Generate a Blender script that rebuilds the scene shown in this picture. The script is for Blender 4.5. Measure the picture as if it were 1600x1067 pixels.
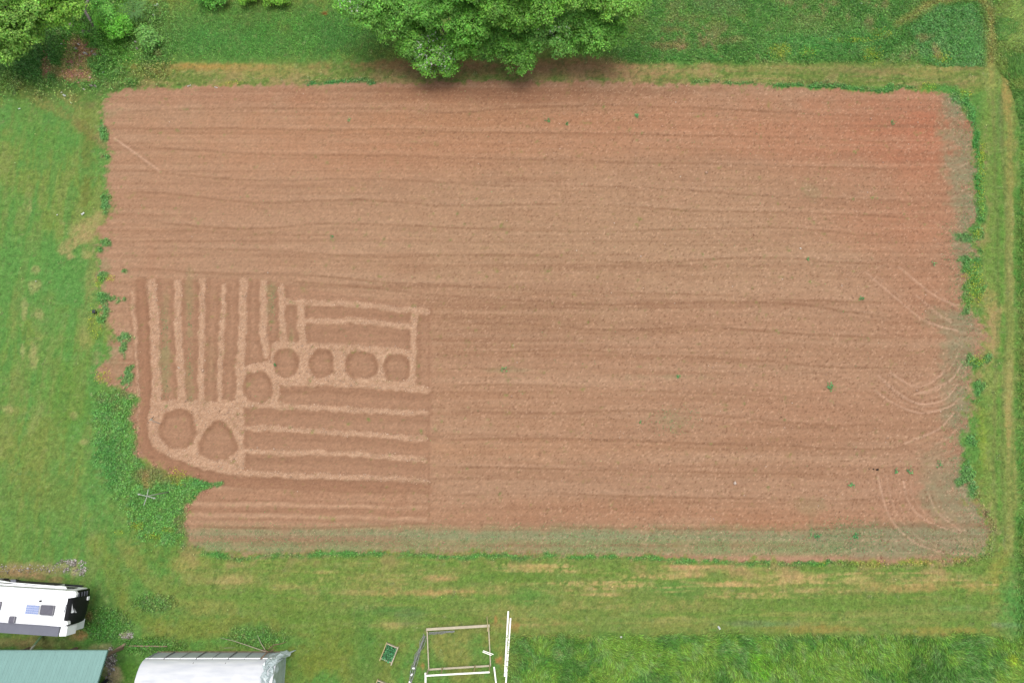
import bpy, bmesh, math, random
import numpy as np
from mathutils import Vector, Matrix

for o in list(bpy.data.objects):
    bpy.data.objects.remove(o)
S = bpy.context.scene
COL = S.collection
PI = math.pi
R = math.radians
rng = np.random.default_rng(11)
random.seed(5)

# ------------------------------------------------------------------ camera
H = 52.0                    # drone height
TH = R(13.0)                # tilt from straight down, towards +Y
F = 1067.0                  # focal length in photograph pixels
cam_d = bpy.data.cameras.new('camera')
cam_d.sensor_width = 36.0
cam_d.lens = 36.0 * F / 1600.0
cam_d.clip_start = 0.5
cam_d.clip_end = 6000
cam = bpy.data.objects.new('camera', cam_d)
COL.objects.link(cam)
cam.location = (0, 0, H)
cam.rotation_euler = (TH, 0, 0)
S.camera = cam

# ------------------------------------------------------------------ light
SUN_EL, SUN_AZ = 82.0, 15.0          # azimuth measured from +Y towards +X
w = bpy.data.worlds.new('World')
S.world = w
w.use_nodes = True
nt = w.node_tree
bg = nt.nodes['Background']
sky = nt.nodes.new('ShaderNodeTexSky')
sky.sky_type = 'NISHITA'
sky.sun_disc = False
sky.sun_elevation = R(SUN_EL)
sky.sun_rotation = R(SUN_AZ)
sky.air_density = 1.0
sky.dust_density = 4.0
hs = nt.nodes.new('ShaderNodeHueSaturation')
hs.inputs['Saturation'].default_value = 0.28
nt.links.new(sky.outputs[0], hs.inputs['Color'])
nt.links.new(hs.outputs[0], bg.inputs[0])
bg.inputs[1].default_value = 0.12
sun_d = bpy.data.lights.new('sun', 'SUN')
sun_d.energy = 1.0
sun_d.angle = R(35)
sun_d.color = (1.0, 0.965, 0.92)
sun = bpy.data.objects.new('sun', sun_d)
COL.objects.link(sun)
el, az = R(SUN_EL), R(SUN_AZ)
sdir = Vector((math.sin(az)*math.cos(el), math.cos(az)*math.cos(el), math.sin(el)))
sun.rotation_euler = (-sdir).to_track_quat('-Z', 'Y').to_euler()
sun.location = (0, 30, 70)
S.view_settings.view_transform = 'Standard'
S.view_settings.look = 'None'
S.view_settings.exposure = 1.0
S.view_settings.gamma = 1.0
S.view_settings.use_curve_mapping = False
S.render.engine = 'CYCLES'
KL = 2.0          # picture brightness of a flat sheet of albedo 1 under this light

# ------------------------------------------------------------------ helpers
ct, st = math.cos(TH), math.sin(TH)
def W(px, py, z=0.0):
    """point of the place at height z seen at a pixel of the survey picture"""
    x = (px-800.0)/F
    y = -(py-533.5)/F
    t = (H-z)/(ct - y*st)
    return Vector((t*x, t*(y*ct+st), z))
def proj(X, Y, Z=0.0):
    Zc = Z-H
    u = Y*ct + Zc*st
    d = Y*st - Zc*ct
    return 800.0 + F*X/d, 533.5 - F*u/d
def s2l(c):
    c = np.asarray(c, float)
    return np.where(c <= 0.04045, c/12.92, ((c+0.055)/1.055)**2.4)
def alb(r, g, b):
    return tuple(np.clip(s2l(np.array([r, g, b])/255.0)/KL, 0, 0.8))
class VN:
    """value noise with its own lattice"""
    def __init__(self, seed):
        self.t = np.random.default_rng(seed).random((256, 256)).astype(np.float32)
    def __call__(self, x, y):
        xi = np.floor(x).astype(np.int64); yi = np.floor(y).astype(np.int64)
        fx = (x-xi).astype(np.float32); fy = (y-yi).astype(np.float32)
        fx = fx*fx*(3-2*fx); fy = fy*fy*(3-2*fy)
        x0 = xi & 255; x1 = (xi+1) & 255; y0 = yi & 255; y1 = (yi+1) & 255
        t = self.t
        a = t[y0, x0]*(1-fx)+t[y0, x1]*fx
        b = t[y1, x0]*(1-fx)+t[y1, x1]*fx
        return a*(1-fy)+b*fy
def fbm(x, y, seed, oct=4, gain=0.5):
    s = 0; a = 1; n = 0
    for k in range(oct):
        s = s + a*VN(seed*17+k)(x*2**k+k*13.7, y*2**k+k*7.1)
        n += a; a *= gain
    return s/n           # 0..1, mean 0.5
def sst(a, b, x):
    t = np.clip((x-a)/(b-a), 0, 1)
    return t*t*(3-2*t)

def nodes(m):
    m.use_nodes = True
    n = m.node_tree
    return n, n.nodes, n.links, n.nodes['Principled BSDF']
def mat(name, col, rough=0.8, metal=0.0, noise=0.12, scale=6.0, bump=0.0, spec=0.3, stretch=(1, 1, 1), trans=0.0):
    m = bpy.data.materials.new(name)
    n, N, L, P = nodes(m)
    tc = N.new('ShaderNodeTexCoord'); mp = N.new('ShaderNodeMapping')
    mp.inputs['Scale'].default_value = stretch
    L.new(tc.outputs['Object'], mp.inputs[0])
    nz = N.new('ShaderNodeTexNoise'); nz.inputs['Scale'].default_value = scale
    nz.inputs['Detail'].default_value = 5; nz.inputs['Roughness'].default_value = 0.65
    L.new(mp.outputs[0], nz.inputs['Vector'])
    mr = N.new('ShaderNodeMapRange')
    mr.inputs[1].default_value = 0.3; mr.inputs[2].default_value = 0.7
    mr.inputs[3].default_value = 1-noise; mr.inputs[4].default_value = 1+noise
    L.new(nz.outputs[0], mr.inputs[0])
    mx = N.new('ShaderNodeVectorMath'); mx.operation = 'SCALE'
    mx.inputs[0].default_value = col
    L.new(mr.outputs[0], mx.inputs['Scale'])
    L.new(mx.outputs[0], P.inputs['Base Color'])
    P.inputs['Roughness'].default_value = rough
    P.inputs['Metallic'].default_value = metal
    P.inputs['Specular IOR Level'].default_value = spec
    if trans: P.inputs['Transmission Weight'].default_value = trans
    if bump:
        b = N.new('ShaderNodeBump'); b.inputs['Strength'].default_value = bump
        b.inputs['Distance'].default_value = 0.02
        L.new(nz.outputs[0], b.inputs['Height']); L.new(b.outputs[0], P.inputs['Normal'])
    return m
def mat_attr(name, rough=0.9, noise=0.25, scales=(3.5, 11.0), bump=0.6, spec=0.15, translucent=0.0, streak=None, dist=0.06):
    """colour from the mesh's own colour attribute, varied by fine noise"""
    m = bpy.data.materials.new(name)
    n, N, L, P = nodes(m)
    at = N.new('ShaderNodeAttribute'); at.attribute_name = 'Col'
    src = at.outputs['Color']
    tc = N.new('ShaderNodeTexCoord')
    hsum = None
    if noise > 0:
        for i, sc in enumerate(scales):
            nz = N.new('ShaderNodeTexNoise'); nz.inputs['Scale'].default_value = sc
            nz.inputs['Detail'].default_value = 3; nz.inputs['Roughness'].default_value = 0.7
            L.new(tc.outputs['Object'], nz.inputs['Vector'])
            mr = N.new('ShaderNodeMapRange'); mr.clamp = False
            mr.inputs[1].default_value = 0.25; mr.inputs[2].default_value = 0.75
            mr.inputs[3].default_value = 1-noise; mr.inputs[4].default_value = 1+noise
            L.new(nz.outputs[0], mr.inputs[0])
            mx = N.new('ShaderNodeVectorMath'); mx.operation = 'SCALE'
            L.new(src, mx.inputs[0]); L.new(mr.outputs[0], mx.inputs['Scale'])
            src = mx.outputs[0]
            hsum = nz.outputs[0]
    if streak:
        mp = N.new('ShaderNodeMapping'); mp.inputs['Scale'].default_value = streak
        L.new(tc.outputs['Object'], mp.inputs[0])
        nz = N.new('ShaderNodeTexNoise'); nz.inputs['Scale'].default_value = 1.0
        nz.inputs['Detail'].default_value = 4; nz.inputs['Roughness'].default_value = 0.6
        L.new(mp.outputs[0], nz.inputs['Vector'])
        mr = N.new('ShaderNodeMapRange'); mr.clamp = False
        mr.inputs[1].default_value = 0.25; mr.inputs[2].default_value = 0.75
        mr.inputs[3].default_value = 0.93; mr.inputs[4].default_value = 1.07
        L.new(nz.outputs[0], mr.inputs[0])
        mx = N.new('ShaderNodeVectorMath'); mx.operation = 'SCALE'
        L.new(src, mx.inputs[0]); L.new(mr.outputs[0], mx.inputs['Scale'])
        src = mx.outputs[0]
    L.new(src, P.inputs['Base Color'])
    P.inputs['Roughness'].default_value = rough
    P.inputs['Specular IOR Level'].default_value = spec
    if bump and hsum is not None:
        b = N.new('ShaderNodeBump'); b.inputs['Strength'].default_value = bump
        b.inputs['Distance'].default_value = dist
        L.new(hsum, b.inputs['Height']); L.new(b.outputs[0], P.inputs['Normal'])
    if translucent:
        tr = N.new('ShaderNodeBsdfTranslucent'); L.new(src, tr.inputs['Color'])
        ms = N.new('ShaderNodeMixShader'); ms.inputs[0].default_value = translucent
        L.new(P.outputs[0], ms.inputs[1]); L.new(tr.outputs[0], ms.inputs[2])
        L.new(ms.outputs[0], N['Material Output'].inputs['Surface'])
    return m

def np_mesh(name, V, FA, col=None, smooth=False):
    """V (n,3), FA (m,k)"""
    me = bpy.data.meshes.new(name)
    V = np.ascontiguousarray(V, np.float32); FA = np.ascontiguousarray(FA, np.int32)
    k = FA.shape[1]
    me.vertices.add(len(V)); me.vertices.foreach_set('co', V.ravel())
    me.loops.add(FA.size); me.loops.foreach_set('vertex_index', FA.ravel())
    me.polygons.add(len(FA))
    me.polygons.foreach_set('loop_start', np.arange(len(FA), dtype=np.int32)*k)
    me.polygons.foreach_set('loop_total', np.full(len(FA), k, np.int32))
    if smooth: me.polygons.foreach_set('use_smooth', np.ones(len(FA), bool))
    me.update(calc_edges=True)
    if col is not None:
        a = me.color_attributes.new('Col', 'FLOAT_COLOR', 'POINT')
        c = np.ones((len(V), 4), np.float32); c[:, :3] = col
        a.data.foreach_set('color', c.ravel())
    return me
def link(name, me, m=None, parent=None, loc=None):
    o = bpy.data.objects.new(name, me); COL.objects.link(o)
    if m is not None: me.materials.append(m)
    if parent is not None: o.parent = parent
    if loc is not None: o.location = loc
    return o
def empty(name, loc, rz=0.0):
    o = bpy.data.objects.new(name, None); COL.objects.link(o)
    o.location = loc; o.rotation_euler = (0, 0, rz); o.empty_display_size = 0.2
    return o
def tag(o, label=None, cat=None, group=None, kind=None):
    if label: o['label'] = label
    if cat: o['category'] = cat
    if group: o['group'] = group
    if kind: o['kind'] = kind
    return o

class MB:
    """collects simple shapes into one mesh"""
    def __init__(self): self.b = bmesh.new()
    def box(self, c, d, rz=0.0, rx=0.0, ry=0.0, bevel=0.0):
        g = bmesh.ops.create_cube(self.b, size=1.0)
        M = Matrix.Translation(c) @ Matrix.Rotation(rz, 4, 'Z') @ Matrix.Rotation(ry, 4, 'Y') @ Matrix.Rotation(rx, 4, 'X') @ Matrix.Diagonal((*d, 1))
        bmesh.ops.transform(self.b, matrix=M, verts=g['verts'])
        if bevel:
            es = list({e for v in g['verts'] for e in v.link_edges})
            bmesh.ops.bevel(self.b, geom=es, offset=bevel, segments=2, affect='EDGES', profile=0.6)
        return self
    def bar(self, a, b, w_, h_=None):
        """rectangular bar from a to b"""
        a, b = Vector(a), Vector(b); h_ = h_ or w_
        d = b-a; q = d.to_track_quat('X', 'Z').to_matrix().to_4x4()
        g = bmesh.ops.create_cube(self.b, size=1.0)
        M = Matrix.Translation((a+b)/2) @ q @ Matrix.Diagonal((d.length, w_, h_, 1))
        bmesh.ops.transform(self.b, matrix=M, verts=g['verts'])
        return self
    def tube(self, pts, r, n=7):
        """tube along points with one radius or a list"""
        pts = [Vector(p) for p in pts]
        rr = r if hasattr(r, '__len__') else [r]*len(pts)
        rings = []
        for i, p in enumerate(pts):
            d = (pts[min(i+1, len(pts)-1)]-pts[max(i-1, 0)]).normalized()
            u = d.cross(Vector((0.13, 0.07, 1))); 
            if u.length < 0.05: u = d.cross(Vector((1, 0, 0)))
            u.normalize(); v = d.cross(u)
            rings.append([self.b.verts.new(p+(u*math.cos(2*PI*k/n)+v*math.sin(2*PI*k/n))*rr[i]) for k in range(n)])
        for a, b in zip(rings, rings[1:]):
            for k in range(n):
                self.b.faces.new((a[k], a[(k+1) % n], b[(k+1) % n], b[k]))
        self.b.faces.new(rings[0][::-1]); self.b.faces.new(rings[-1])
        return self
    def prism(self, poly, z0, z1):
        lo = [self.b.verts.new((x, y, z0)) for x, y in poly]
        hi = [self.b.verts.new((x, y, z1)) for x, y in poly]
        n = len(poly)
        self.b.faces.new(hi); self.b.faces.new(lo[::-1])
        for k in range(n): self.b.faces.new((lo[k], lo[(k+1) % n], hi[(k+1) % n], hi[k]))
        return self
    def build(self, name, m, parent=None, smooth=False):
        bmesh.ops.recalc_face_normals(self.b, faces=self.b.faces)
        me = bpy.data.meshes.new(name); self.b.to_mesh(me); self.b.free()
        if smooth:
            me.polygons.foreach_set('use_smooth', np.ones(len(me.polygons), bool))
        return link(name, me, m, parent)

# ------------------------------------------------------------------ the ground
STEP = 0.1
fx = np.arange(-47, 47+1e-6, STEP); fy = np.arange(-15, 45+1e-6, STEP)
far = np.array([3, 8, 18, 40, 90, 220, 600, 1600.0])
gx = np.concatenate([fx[0]-far[::-1], fx, fx[-1]+far])
gy = np.concatenate([fy[0]-far[::-1], fy, fy[-1]+far])
NX, NY = len(gx), len(gy)
X, Y = np.meshgrid(gx, gy)
DX = np.clip(X, -50, 50); DY = np.clip(Y, -18, 48)
PX, PY = proj(DX, DY)
nzx = fbm(X*0.9, Y*0.9, 1, 5, 0.75)-0.5
nzy = fbm(X*0.9, Y*0.9, 2, 5, 0.75)-0.5
WX = PX+nzx*26; WY = PY+nzy*22           # wandering coordinates for ragged edges
SX = PX+nzx*8; SY = PY+nzy*8             # gently wandering

def inpoly(poly, x=None, y=None):
    x = WX if x is None else x; y = WY if y is None else y
    xs = [p[0] for p in poly]; ys = [p[1] for p in poly]
    bb = (x > min(xs)) & (x < max(xs)) & (y > min(ys)) & (y < max(ys))
    xx = x[bb]; yy = y[bb]
    c = np.zeros(xx.shape, bool)
    n = len(poly)
    for i in range(n):
        x0, y0 = poly[i]; x1, y1 = poly[(i+1) % n]
        if y0 == y1: continue
        m = ((y0 > yy) != (y1 > yy)) & (xx < (x1-x0)*(yy-y0)/(y1-y0)+x0)
        c ^= m
    out = np.zeros(x.shape, bool); out[bb] = c
    return out
def pdist(pts, x, y, reach):
    """distance to an open polyline, big beyond reach"""
    xs = [p[0] for p in pts]; ys = [p[1] for p in pts]
    bb = (x > min(xs)-reach) & (x < max(xs)+reach) & (y > min(ys)-reach) & (y < max(ys)+reach)
    d = np.full(x.shape, 1e3, np.float32)
    xx = x[bb]; yy = y[bb]; dd = np.full(xx.shape, 1e6)
    for (x0, y0), (x1, y1) in zip(pts, pts[1:]):
        vx, vy = x1-x0, y1-y0
        t = np.clip(((xx-x0)*vx+(yy-y0)*vy)/(vx*vx+vy*vy+1e-9), 0, 1)
        dd = np.minimum(dd, (xx-x0-t*vx)**2+(yy-y0-t*vy)**2)
    d[bb] = np.sqrt(dd)
    return d
def blur(a, n):
    a = a.astype(np.float32)
    for axis in (0, 1):
        for _ in range(2):
            p = np.concatenate([np.repeat(np.take(a, [0], axis), n, axis), a, np.repeat(np.take(a, [-1], axis), n, axis)], axis)
            c = np.cumsum(p, axis, dtype=np.float64)
            hi = np.take(c, range(2*n, p.shape[axis]), axis)
            lo = np.concatenate([np.zeros_like(np.take(c, [0], axis)), np.take(c, range(0, p.shape[axis]-2*n-1), axis)], axis)
            a = ((hi-lo)/(2*n+1)).astype(np.float32)
    return a
def spline(pts, k=6):
    """smooth a polyline (Catmull-Rom)"""
    if len(pts) < 3: return pts
    P = [pts[0]]+list(pts)+[pts[-1]]; out = []
    for i in range(1, len(P)-2):
        a, b, c, d = [np.array(p, float) for p in P[i-1:i+3]]
        for j in range(k):
            t = j/k
            out.append(tuple(0.5*((2*b)+(-a+c)*t+(2*a-5*b+4*c-d)*t*t+(-a+3*b-3*c+d)*t**3)))
    out.append(tuple(map(float, pts[-1])))
    return out

C = np.zeros(X.shape+(3,), np.float32)
def paint(mask, rgb):
    global C
    m = np.clip(mask, 0, 1)[..., None]
    C += (np.array(rgb, np.float32)/255.0-C)*m
def blob(x, y, rx, ry, rgb, k=1.0, rot=0.0, soft=0.6, rough=0.8, seed=None):
    """patch of another colour with a ragged soft edge"""
    dx, dy = PX-x, PY-y
    if rgb[2] < 50 and rgb[0] > 170:
        global YEL
        YEL = np.maximum(YEL, k*np.exp(-((dx/rx)**2+(dy/ry)**2)*.8)); k = k*.35
    if rot:
        c, s = math.cos(rot), math.sin(rot); dx, dy = dx*c+dy*s, -dx*s+dy*c
    d = np.sqrt((dx/rx)**2+(dy/ry)**2)
    d = d + (NB-0.5)*1.9*rough + (NF-.5)*1.1*rough + (NQ-.5)*.7*rough
    paint(k*(1-sst(1-soft, 1+soft*0.6, d))*(.62+.38*sst(.3, .6, NF*.5+NQ*.5)), rgb)
def nrm(a, sd=.16):
    return np.clip((a-a.mean())/a.std()*sd+.5, 0, 1).astype(np.float32)
YEL = np.zeros(X.shape, np.float32)
NB = nrm(fbm(X*0.55, Y*0.55, 5, 6, 0.66))
NB2 = nrm(fbm(X*0.22, Y*0.22, 6, 6, 0.64))
NF = nrm(fbm(X*2.2, Y*2.2, 7, 3, 0.7))
NH = nrm(fbm(X*0.22, Y*1.6, 8, 5, 0.66))         # streaks along x
NV = nrm(fbm(X*1.3, Y*0.22, 9, 5, 0.66))         # streaks along y
NQ = nrm(fbm(X*4.5, Y*4.5, 10, 2, 0.8))        # finest mottling
WN = rng.random(X.shape).astype(np.float32)

# ---- grass colours
paint(np.ones(X.shape), (112, 146, 76))
paint(sst(0.42, 0.62, NB2)*0.75, (132, 146, 80))
paint(sst(0.5, 0.66, NB)*0.55, (88, 150, 78))
paint(sst(0.6, 0.72, 1-NB)*0.5, (136, 138, 84))
# left lawn: smooth, green with yellow-green areas and vertical mowing streaks
lawn = 1-sst(150, 240, PX)
paint(lawn*0.75, (108, 152, 82))
paint(lawn*sst(0.45, 0.6, NB2)*0.6, (128, 148, 80))
paint(lawn*sst(0.5, 0.62, NV)*0.5, (92, 150, 84))
paint(lawn*sst(0.56, 0.68, 1-NV)*0.4, (140, 148, 98))
blob(70, 220, 50, 26, (92, 150, 74), .5); blob(90, 470, 60, 60, (94, 152, 86), .5)
blob(60, 410, 70, 40, (94, 154, 84), .45); blob(110, 620, 30, 90, (106, 142, 66), .5)
blob(60, 700, 60, 40, (132, 146, 84), .6); blob(60, 770, 90, 45, (122, 140, 78), .6)
blob(40, 130, 60, 25, (104, 128, 62), .7); blob(30, 830, 60, 40, (104, 150, 80), .6)
for (x, y, a, b) in ((47, 322, 5, 16), (52, 555, 7, 22), (38, 490, 4, 18), (35, 545, 3, 14), (110, 360, 18, 10), (12, 640, 12, 7),
                     (132, 690, 9, 5), (55, 447, 10, 8), (60, 490, 7, 7), (115, 650, 5, 5), (100, 350, 6, 4), (54, 420, 7, 5)):
    blob(x, y, a, b, (178, 166, 128), .65, rough=.9)
blob(50, 665, 8, 40, (172, 164, 132), .3, rot=.5)
# worn diagonal dirt between lawn and rubble heap
blob(75, 165, 75, 14, (150, 140, 92), .75, rot=.62); blob(105, 150, 30, 14, (184, 146, 110), .6, rot=.5)
blob(125, 195, 50, 8, (132, 126, 88), .6, rot=.75); blob(138, 240, 12, 70, (120, 126, 70), .7)
blob(135, 300, 12, 30, (112, 118, 62), .6); blob(120, 380, 30, 14, (176, 156, 120), .9, rot=-.8); blob(143, 350, 26, 14, (176, 156, 122), .8, rot=-.7)
blob(112, 402, 14, 7, (190, 166, 132), .8); blob(133, 398, 12, 9, (180, 164, 124), .6)
blob(140, 440, 10, 60, (160, 152, 106), .55); blob(132, 530, 10, 20, (166, 156, 112), .5)
# rubble corner, top left
blob(90, 90, 110, 60, (72, 132, 62), .75); blob(150, 60, 90, 50, (98, 162, 68), .7); blob(180, 40, 60, 40, (104, 168, 58), .7)
blob(60, 100, 35, 30, (70, 130, 66), .6); blob(150, 130, 40, 30, (84, 130, 62), .5)
for (x, y, a, b, k) in ((118, 70, 22, 12, .9), (115, 95, 18, 22, .8), (138, 82, 22, 9, .95), (72, 105, 7, 26, .85), (120, 118, 24, 12, .7), (95, 112, 18, 8, .6), (135, 108, 10, 16, .6)):
    blob(x, y, a*.9, b*.9, (196, 148, 126), k*.85, rough=1.4)
blob(248, 85, 12, 8, (182, 146, 124), .7); blob(215, 70, 12, 12, (150, 140, 110), .5)
blob(300, 45, 60, 30, (98, 138, 82), .6); blob(390, 30, 30, 15, (132, 122, 88), .5); blob(365, 60, 40, 10, (128, 132, 84), .4)
# dark rich grass between the corner and the trees
blob(430, 55, 180, 50, (82, 140, 70), .8, rough=.5); blob(540, 50, 60, 40, (72, 126, 66), .7); blob(330, 70, 100, 28, (80, 140, 74), .6)
blob(507, 22, 6, 3, (170, 90, 62), .8)
# mown strip above the field
strip = sst(96, 104, PY+nzx*10)*(1-sst(130, 138, PY))*sst(210, 250, PX)*(1-sst(1500, 1560, PX))
paint(strip*0.85, (130, 144, 88))
paint(strip*sst(0.4, 0.6, NH)*0.7, (112, 136, 74))
paint(strip*sst(0.55, 0.75, 1-NH)*0.55, (172, 150, 112)); paint(strip*sst(.5, .75, NF)*.4, (104, 140, 70)); NT = nrm(fbm(X*.25, Y*3.0, 15, 4, .7)); paint(strip*sst(.5, .75, NT)*.55*sst(560, 700, PX), (136, 116, 88)); paint(strip*sst(.5, .75, 1-NT)*.4, (116, 142, 74)); paint(strip*sst(.55, .8, NQ)*.35, (178, 152, 120)); paint(strip*sst(.55, .8, 1-NQ)*.35, (92, 112, 60))
for (x, y, a, b, c, k) in ((330, 105, 110, 6, (178, 138, 86), .8), (250, 112, 35, 12, (160, 146, 92), .7), (420, 112, 90, 12, (168, 150, 104), .6),
                        (620, 102, 110, 7, (158, 118, 92), .8), (700, 110, 120, 12, (142, 116, 88), .7), (900, 100, 160, 10, (160, 120, 98), .85),
                        (1020, 110, 110, 12, (176, 140, 116), .8), (870, 115, 120, 10, (160, 128, 104), .7), (1340, 110, 60, 9, (128, 126, 86), .7),
                        (1200, 108, 120, 6, (150, 140, 96), .6), (1450, 112, 50, 10, (146, 146, 90), .7)):
    blob(x, y, a, b, c, k)
# weeds and meadow along the top right
top = (1-sst(92, 102, PY+nzy*14))*sst(900, 1040, PX)
paint(top*0.8, (90, 146, 74))
paint(top*sst(.5, .6, NB)*0.6, (72, 132, 62)); paint(top*sst(.55, .65, NF)*.5, (120, 164, 92))
paint(top*sst(.6, .68, 1-NB)*.6, (150, 136, 106))
for (x, y, a, b, c, k) in ((1040, 72, 50, 7, (172, 126, 110), .6), (1045, 48, 20, 6, (166, 124, 104), .5), (1135, 65, 30, 8, (160, 134, 108), .5),
                        (1120, 10, 50, 14, (104, 134, 106), .7), (980, 40, 40, 30, (84, 128, 52), .6), (1100, 20, 90, 20, (92, 142, 60), .5),
                        (1300, 70, 110, 22, (84, 156, 84), .7), (1250, 40, 70, 14, (100, 148, 74), .6), (1430, 20, 40, 25, (128, 160, 96), .6)):
    blob(x, y, a, b, c, k)
blue = inpoly([(1420, 45), (1465, 12), (1520, 8), (1536, 35), (1540, 104), (1470, 104), (1440, 90)], SX, SY)
paint(blue*0.85, (94, 156, 90)); paint(blue*sst(.5, .65, NF)*.4, (124, 172, 124))
for (x, y, a, b, k) in ((1362, 88, 12, 11, .9), (1330, 65, 35, 4, .5), (1470, 92, 12, 8, .6), (1216, 82, 14, 10, .6), (1260, 84, 12, 8, .5), (1375, 55, 14, 8, .4)):
    blob(x, y, a, b, (190, 190, 48), k, rough=1.2)
blob(1462, 80, 6, 16, (182, 156, 124), .8, rot=-.4); blob(1442, 60, 14, 6, (172, 140, 108), .6)
# right side
right = sst(1528, 1545, SX)
paint(right*.8, (132, 152, 90)); paint(right*sst(.45, .7, NV)*.5, (112, 148, 78)); paint(right*sst(.55, .8, 1-NV)*.45, (164, 154, 112))
for x0, wd, c, k in ((1592, 9, (78, 142, 66), .75), (1545, 9, (112, 156, 72), .4), (1562, 8, (92, 144, 68), .6), (1578, 8, (160, 152, 104), .55)):
    d = np.abs(PX+nzx*10-x0)
    paint(k*(1-sst(wd*.5, wd, d))*sst(120, 150, PY)*(1-sst(880, 930, PY))*(0.2+1.1*NF)*(.3+1.0*NB), c)
for (x, y, a, b, c, k) in ((1573, 140, 8, 50, (168, 144, 96), .8), (1562, 190, 5, 40, (112, 124, 92), .6), (1580, 250, 7, 90, (156, 142, 92), .6), (1578, 420, 6, 60, (166, 158, 116), .6),
                        (1555, 520, 16, 40, (184, 150, 122), .8), (1545, 470, 12, 25, (172, 150, 108), .6), (1576, 660, 6, 60, (186, 158, 116), .7),
                        (1585, 740, 5, 80, (170, 156, 108), .6), (1548, 600, 18, 40, (146, 156, 98), .6), (1540, 560, 16, 20, (176, 150, 116), .6), (1534, 690, 8, 50, (138, 168, 66), .6)):
    blob(x, y, a, b, c, k)
for x0, c, k in ((1556, (112, 122, 78), .5), (1570, (116, 124, 80), .5), (1563, (108, 158, 74), .4), (1586, (104, 140, 72), .4)):
    d = np.abs(PX+nzx*6+4*np.sin(PY/90)-x0)
    paint(k*(1-sst(1, 3.6, d))*sst(130, 170, PY)*(1-sst(860, 930, PY))*(.4+.8*NF), c)
tr = inpoly([(1548, -80), (1700, -80), (1700, 330), (1597, 330), (1592, 200), (1578, 130), (1556, 100)], SX, SY)
paint(tr*.85, (112, 154, 82)); paint(tr*sst(.5, .62, NB)*.6, (152, 172, 104)); paint(tr*sst(.5, .62, 1-NB)*.5, (78, 132, 70))
# mown lane curling round the blue-green block
lane = pdist(spline([(1402, 38), (1425, 25), (1450, 8), (1490, -2), (1525, -2), (1545, 15), (1548, 50), (1549, 130)]), PX, PY, 30)
paint((1-sst(3, 10, lane+nzx*12))*.7, (152, 158, 98)); paint((1-sst(1, 4, lane+nzy*12))*.35, (162, 144, 96))
# bottom belt
belt = sst(862, 876, PY)*(1-sst(985, 1000, PY+nzx*16))*sst(250, 330, PX)
paint(belt*.7, (132, 146, 86))
paint(belt*sst(.47, .62, NH)*.6, (110, 148, 72))
paint(belt*sst(.62, .8, 1-NH)*.6*(1-sst(930, 980, PY))*sst(.35, .65, NF), (176, 156, 116))
for (x, y, a, b, c, k) in ((1100, 885, 70, 5, (206, 164, 134), .9), (1060, 897, 45, 4, (196, 166, 128), .8), (850, 886, 40, 4, (196, 166, 122), .8),
                        (680, 926, 100, 7, (194, 156, 120), .8), (690, 903, 30, 5, (190, 154, 122), .8), (530, 925, 60, 6, (168, 152, 112), .6), (450, 917, 60, 4, (176, 162, 116), .7),
                        (500, 893, 30, 4, (190, 168, 124), .8), (940, 929, 30, 3, (206, 170, 138), .8), (1130, 912, 40, 4, (204, 164, 130), .8), (1160, 890, 60, 6, (180, 160, 116), .7),
                        (1250, 900, 70, 8, (186, 164, 122), .7), (1330, 905, 25, 7, (200, 174, 132), .8), (1420, 918, 60, 10, (186, 150, 112), .7), (1460, 895, 20, 8, (178, 160, 118), .7),
                        (1520, 915, 25, 14, (186, 156, 110), .8), (1560, 900, 16, 40, (158, 152, 84), .7), (1500, 950, 40, 6, (120, 162, 100), .7), (1400, 965, 140, 8, (162, 160, 108), .6),
                        (830, 972, 60, 7, (184, 152, 116), .7), (1050, 968, 60, 5, (162, 148, 108), .5), (840, 1000, 40, 10, (160, 136, 100), .8), (920, 998, 50, 6, (164, 138, 104), .7),
                        (1260, 982, 80, 6, (166, 136, 84), .6), (1480, 985, 80, 7, (160, 144, 84), .7), (1218, 1003, 14, 7, (168, 124, 92), .8), (1272, 993, 5, 4, (172, 124, 96), .8),
                        (610, 972, 24, 14, (178, 162, 118), .8), (640, 965, 30, 14, (128, 140, 108), .7), (480, 990, 30, 10, (136, 132, 84), .5), (600, 955, 80, 10, (84, 132, 76), .6),
                        (1180, 974, 50, 6, (118, 148, 110), .8), (1580, 976, 26, 4, (150, 160, 150), .9), (1160, 972, 30, 5, (96, 116, 84), .5), (830, 930, 30, 14, (94, 148, 78), .7),
                        (1050, 920, 60, 12, (92, 148, 76), .6), (700, 1010, 60, 30, (150, 150, 96), .6), (1378, 992, 5, 3, (168, 120, 96), .8), (1475, 992, 7, 4, (168, 120, 90), .7),
                        (330, 900, 60, 14, (160, 156, 106), .5), (360, 910, 30, 10, (176, 156, 118), .6), (300, 880, 40, 12, (164, 158, 100), .6)):
    blob(x, y, a, b, c, k)
NSg = nrm(fbm(X*.10, Y*2.4, 14, 4, .66))
paint(belt*sst(.62, .78, NSg)*(.35+.5*sst(600, 900, PX))*sst(866, 880, PY)*(1-sst(925, 950, PY))*sst(.3, .6, NF*.5+NQ*.5)*.9, (202, 170, 132))
paint(belt*sst(.6, .8, 1-NSg)*.45, (104, 142, 68)); paint(belt*sst(930, 950, PY)*sst(.62, .8, NSg)*.4, (166, 158, 104))
bot = sst(988, 1000, PY+nzx*18)*sst(780, 820, PX)
paint(bot*.85, (96, 146, 62)); paint(bot*sst(.5, .6, NB)*.6, (132, 166, 78)); paint(bot*sst(.5, .62, 1-NB)*.6, (72, 124, 66)); paint(bot*sst(.56, .66, NF)*.4, (140, 168, 130))
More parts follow.
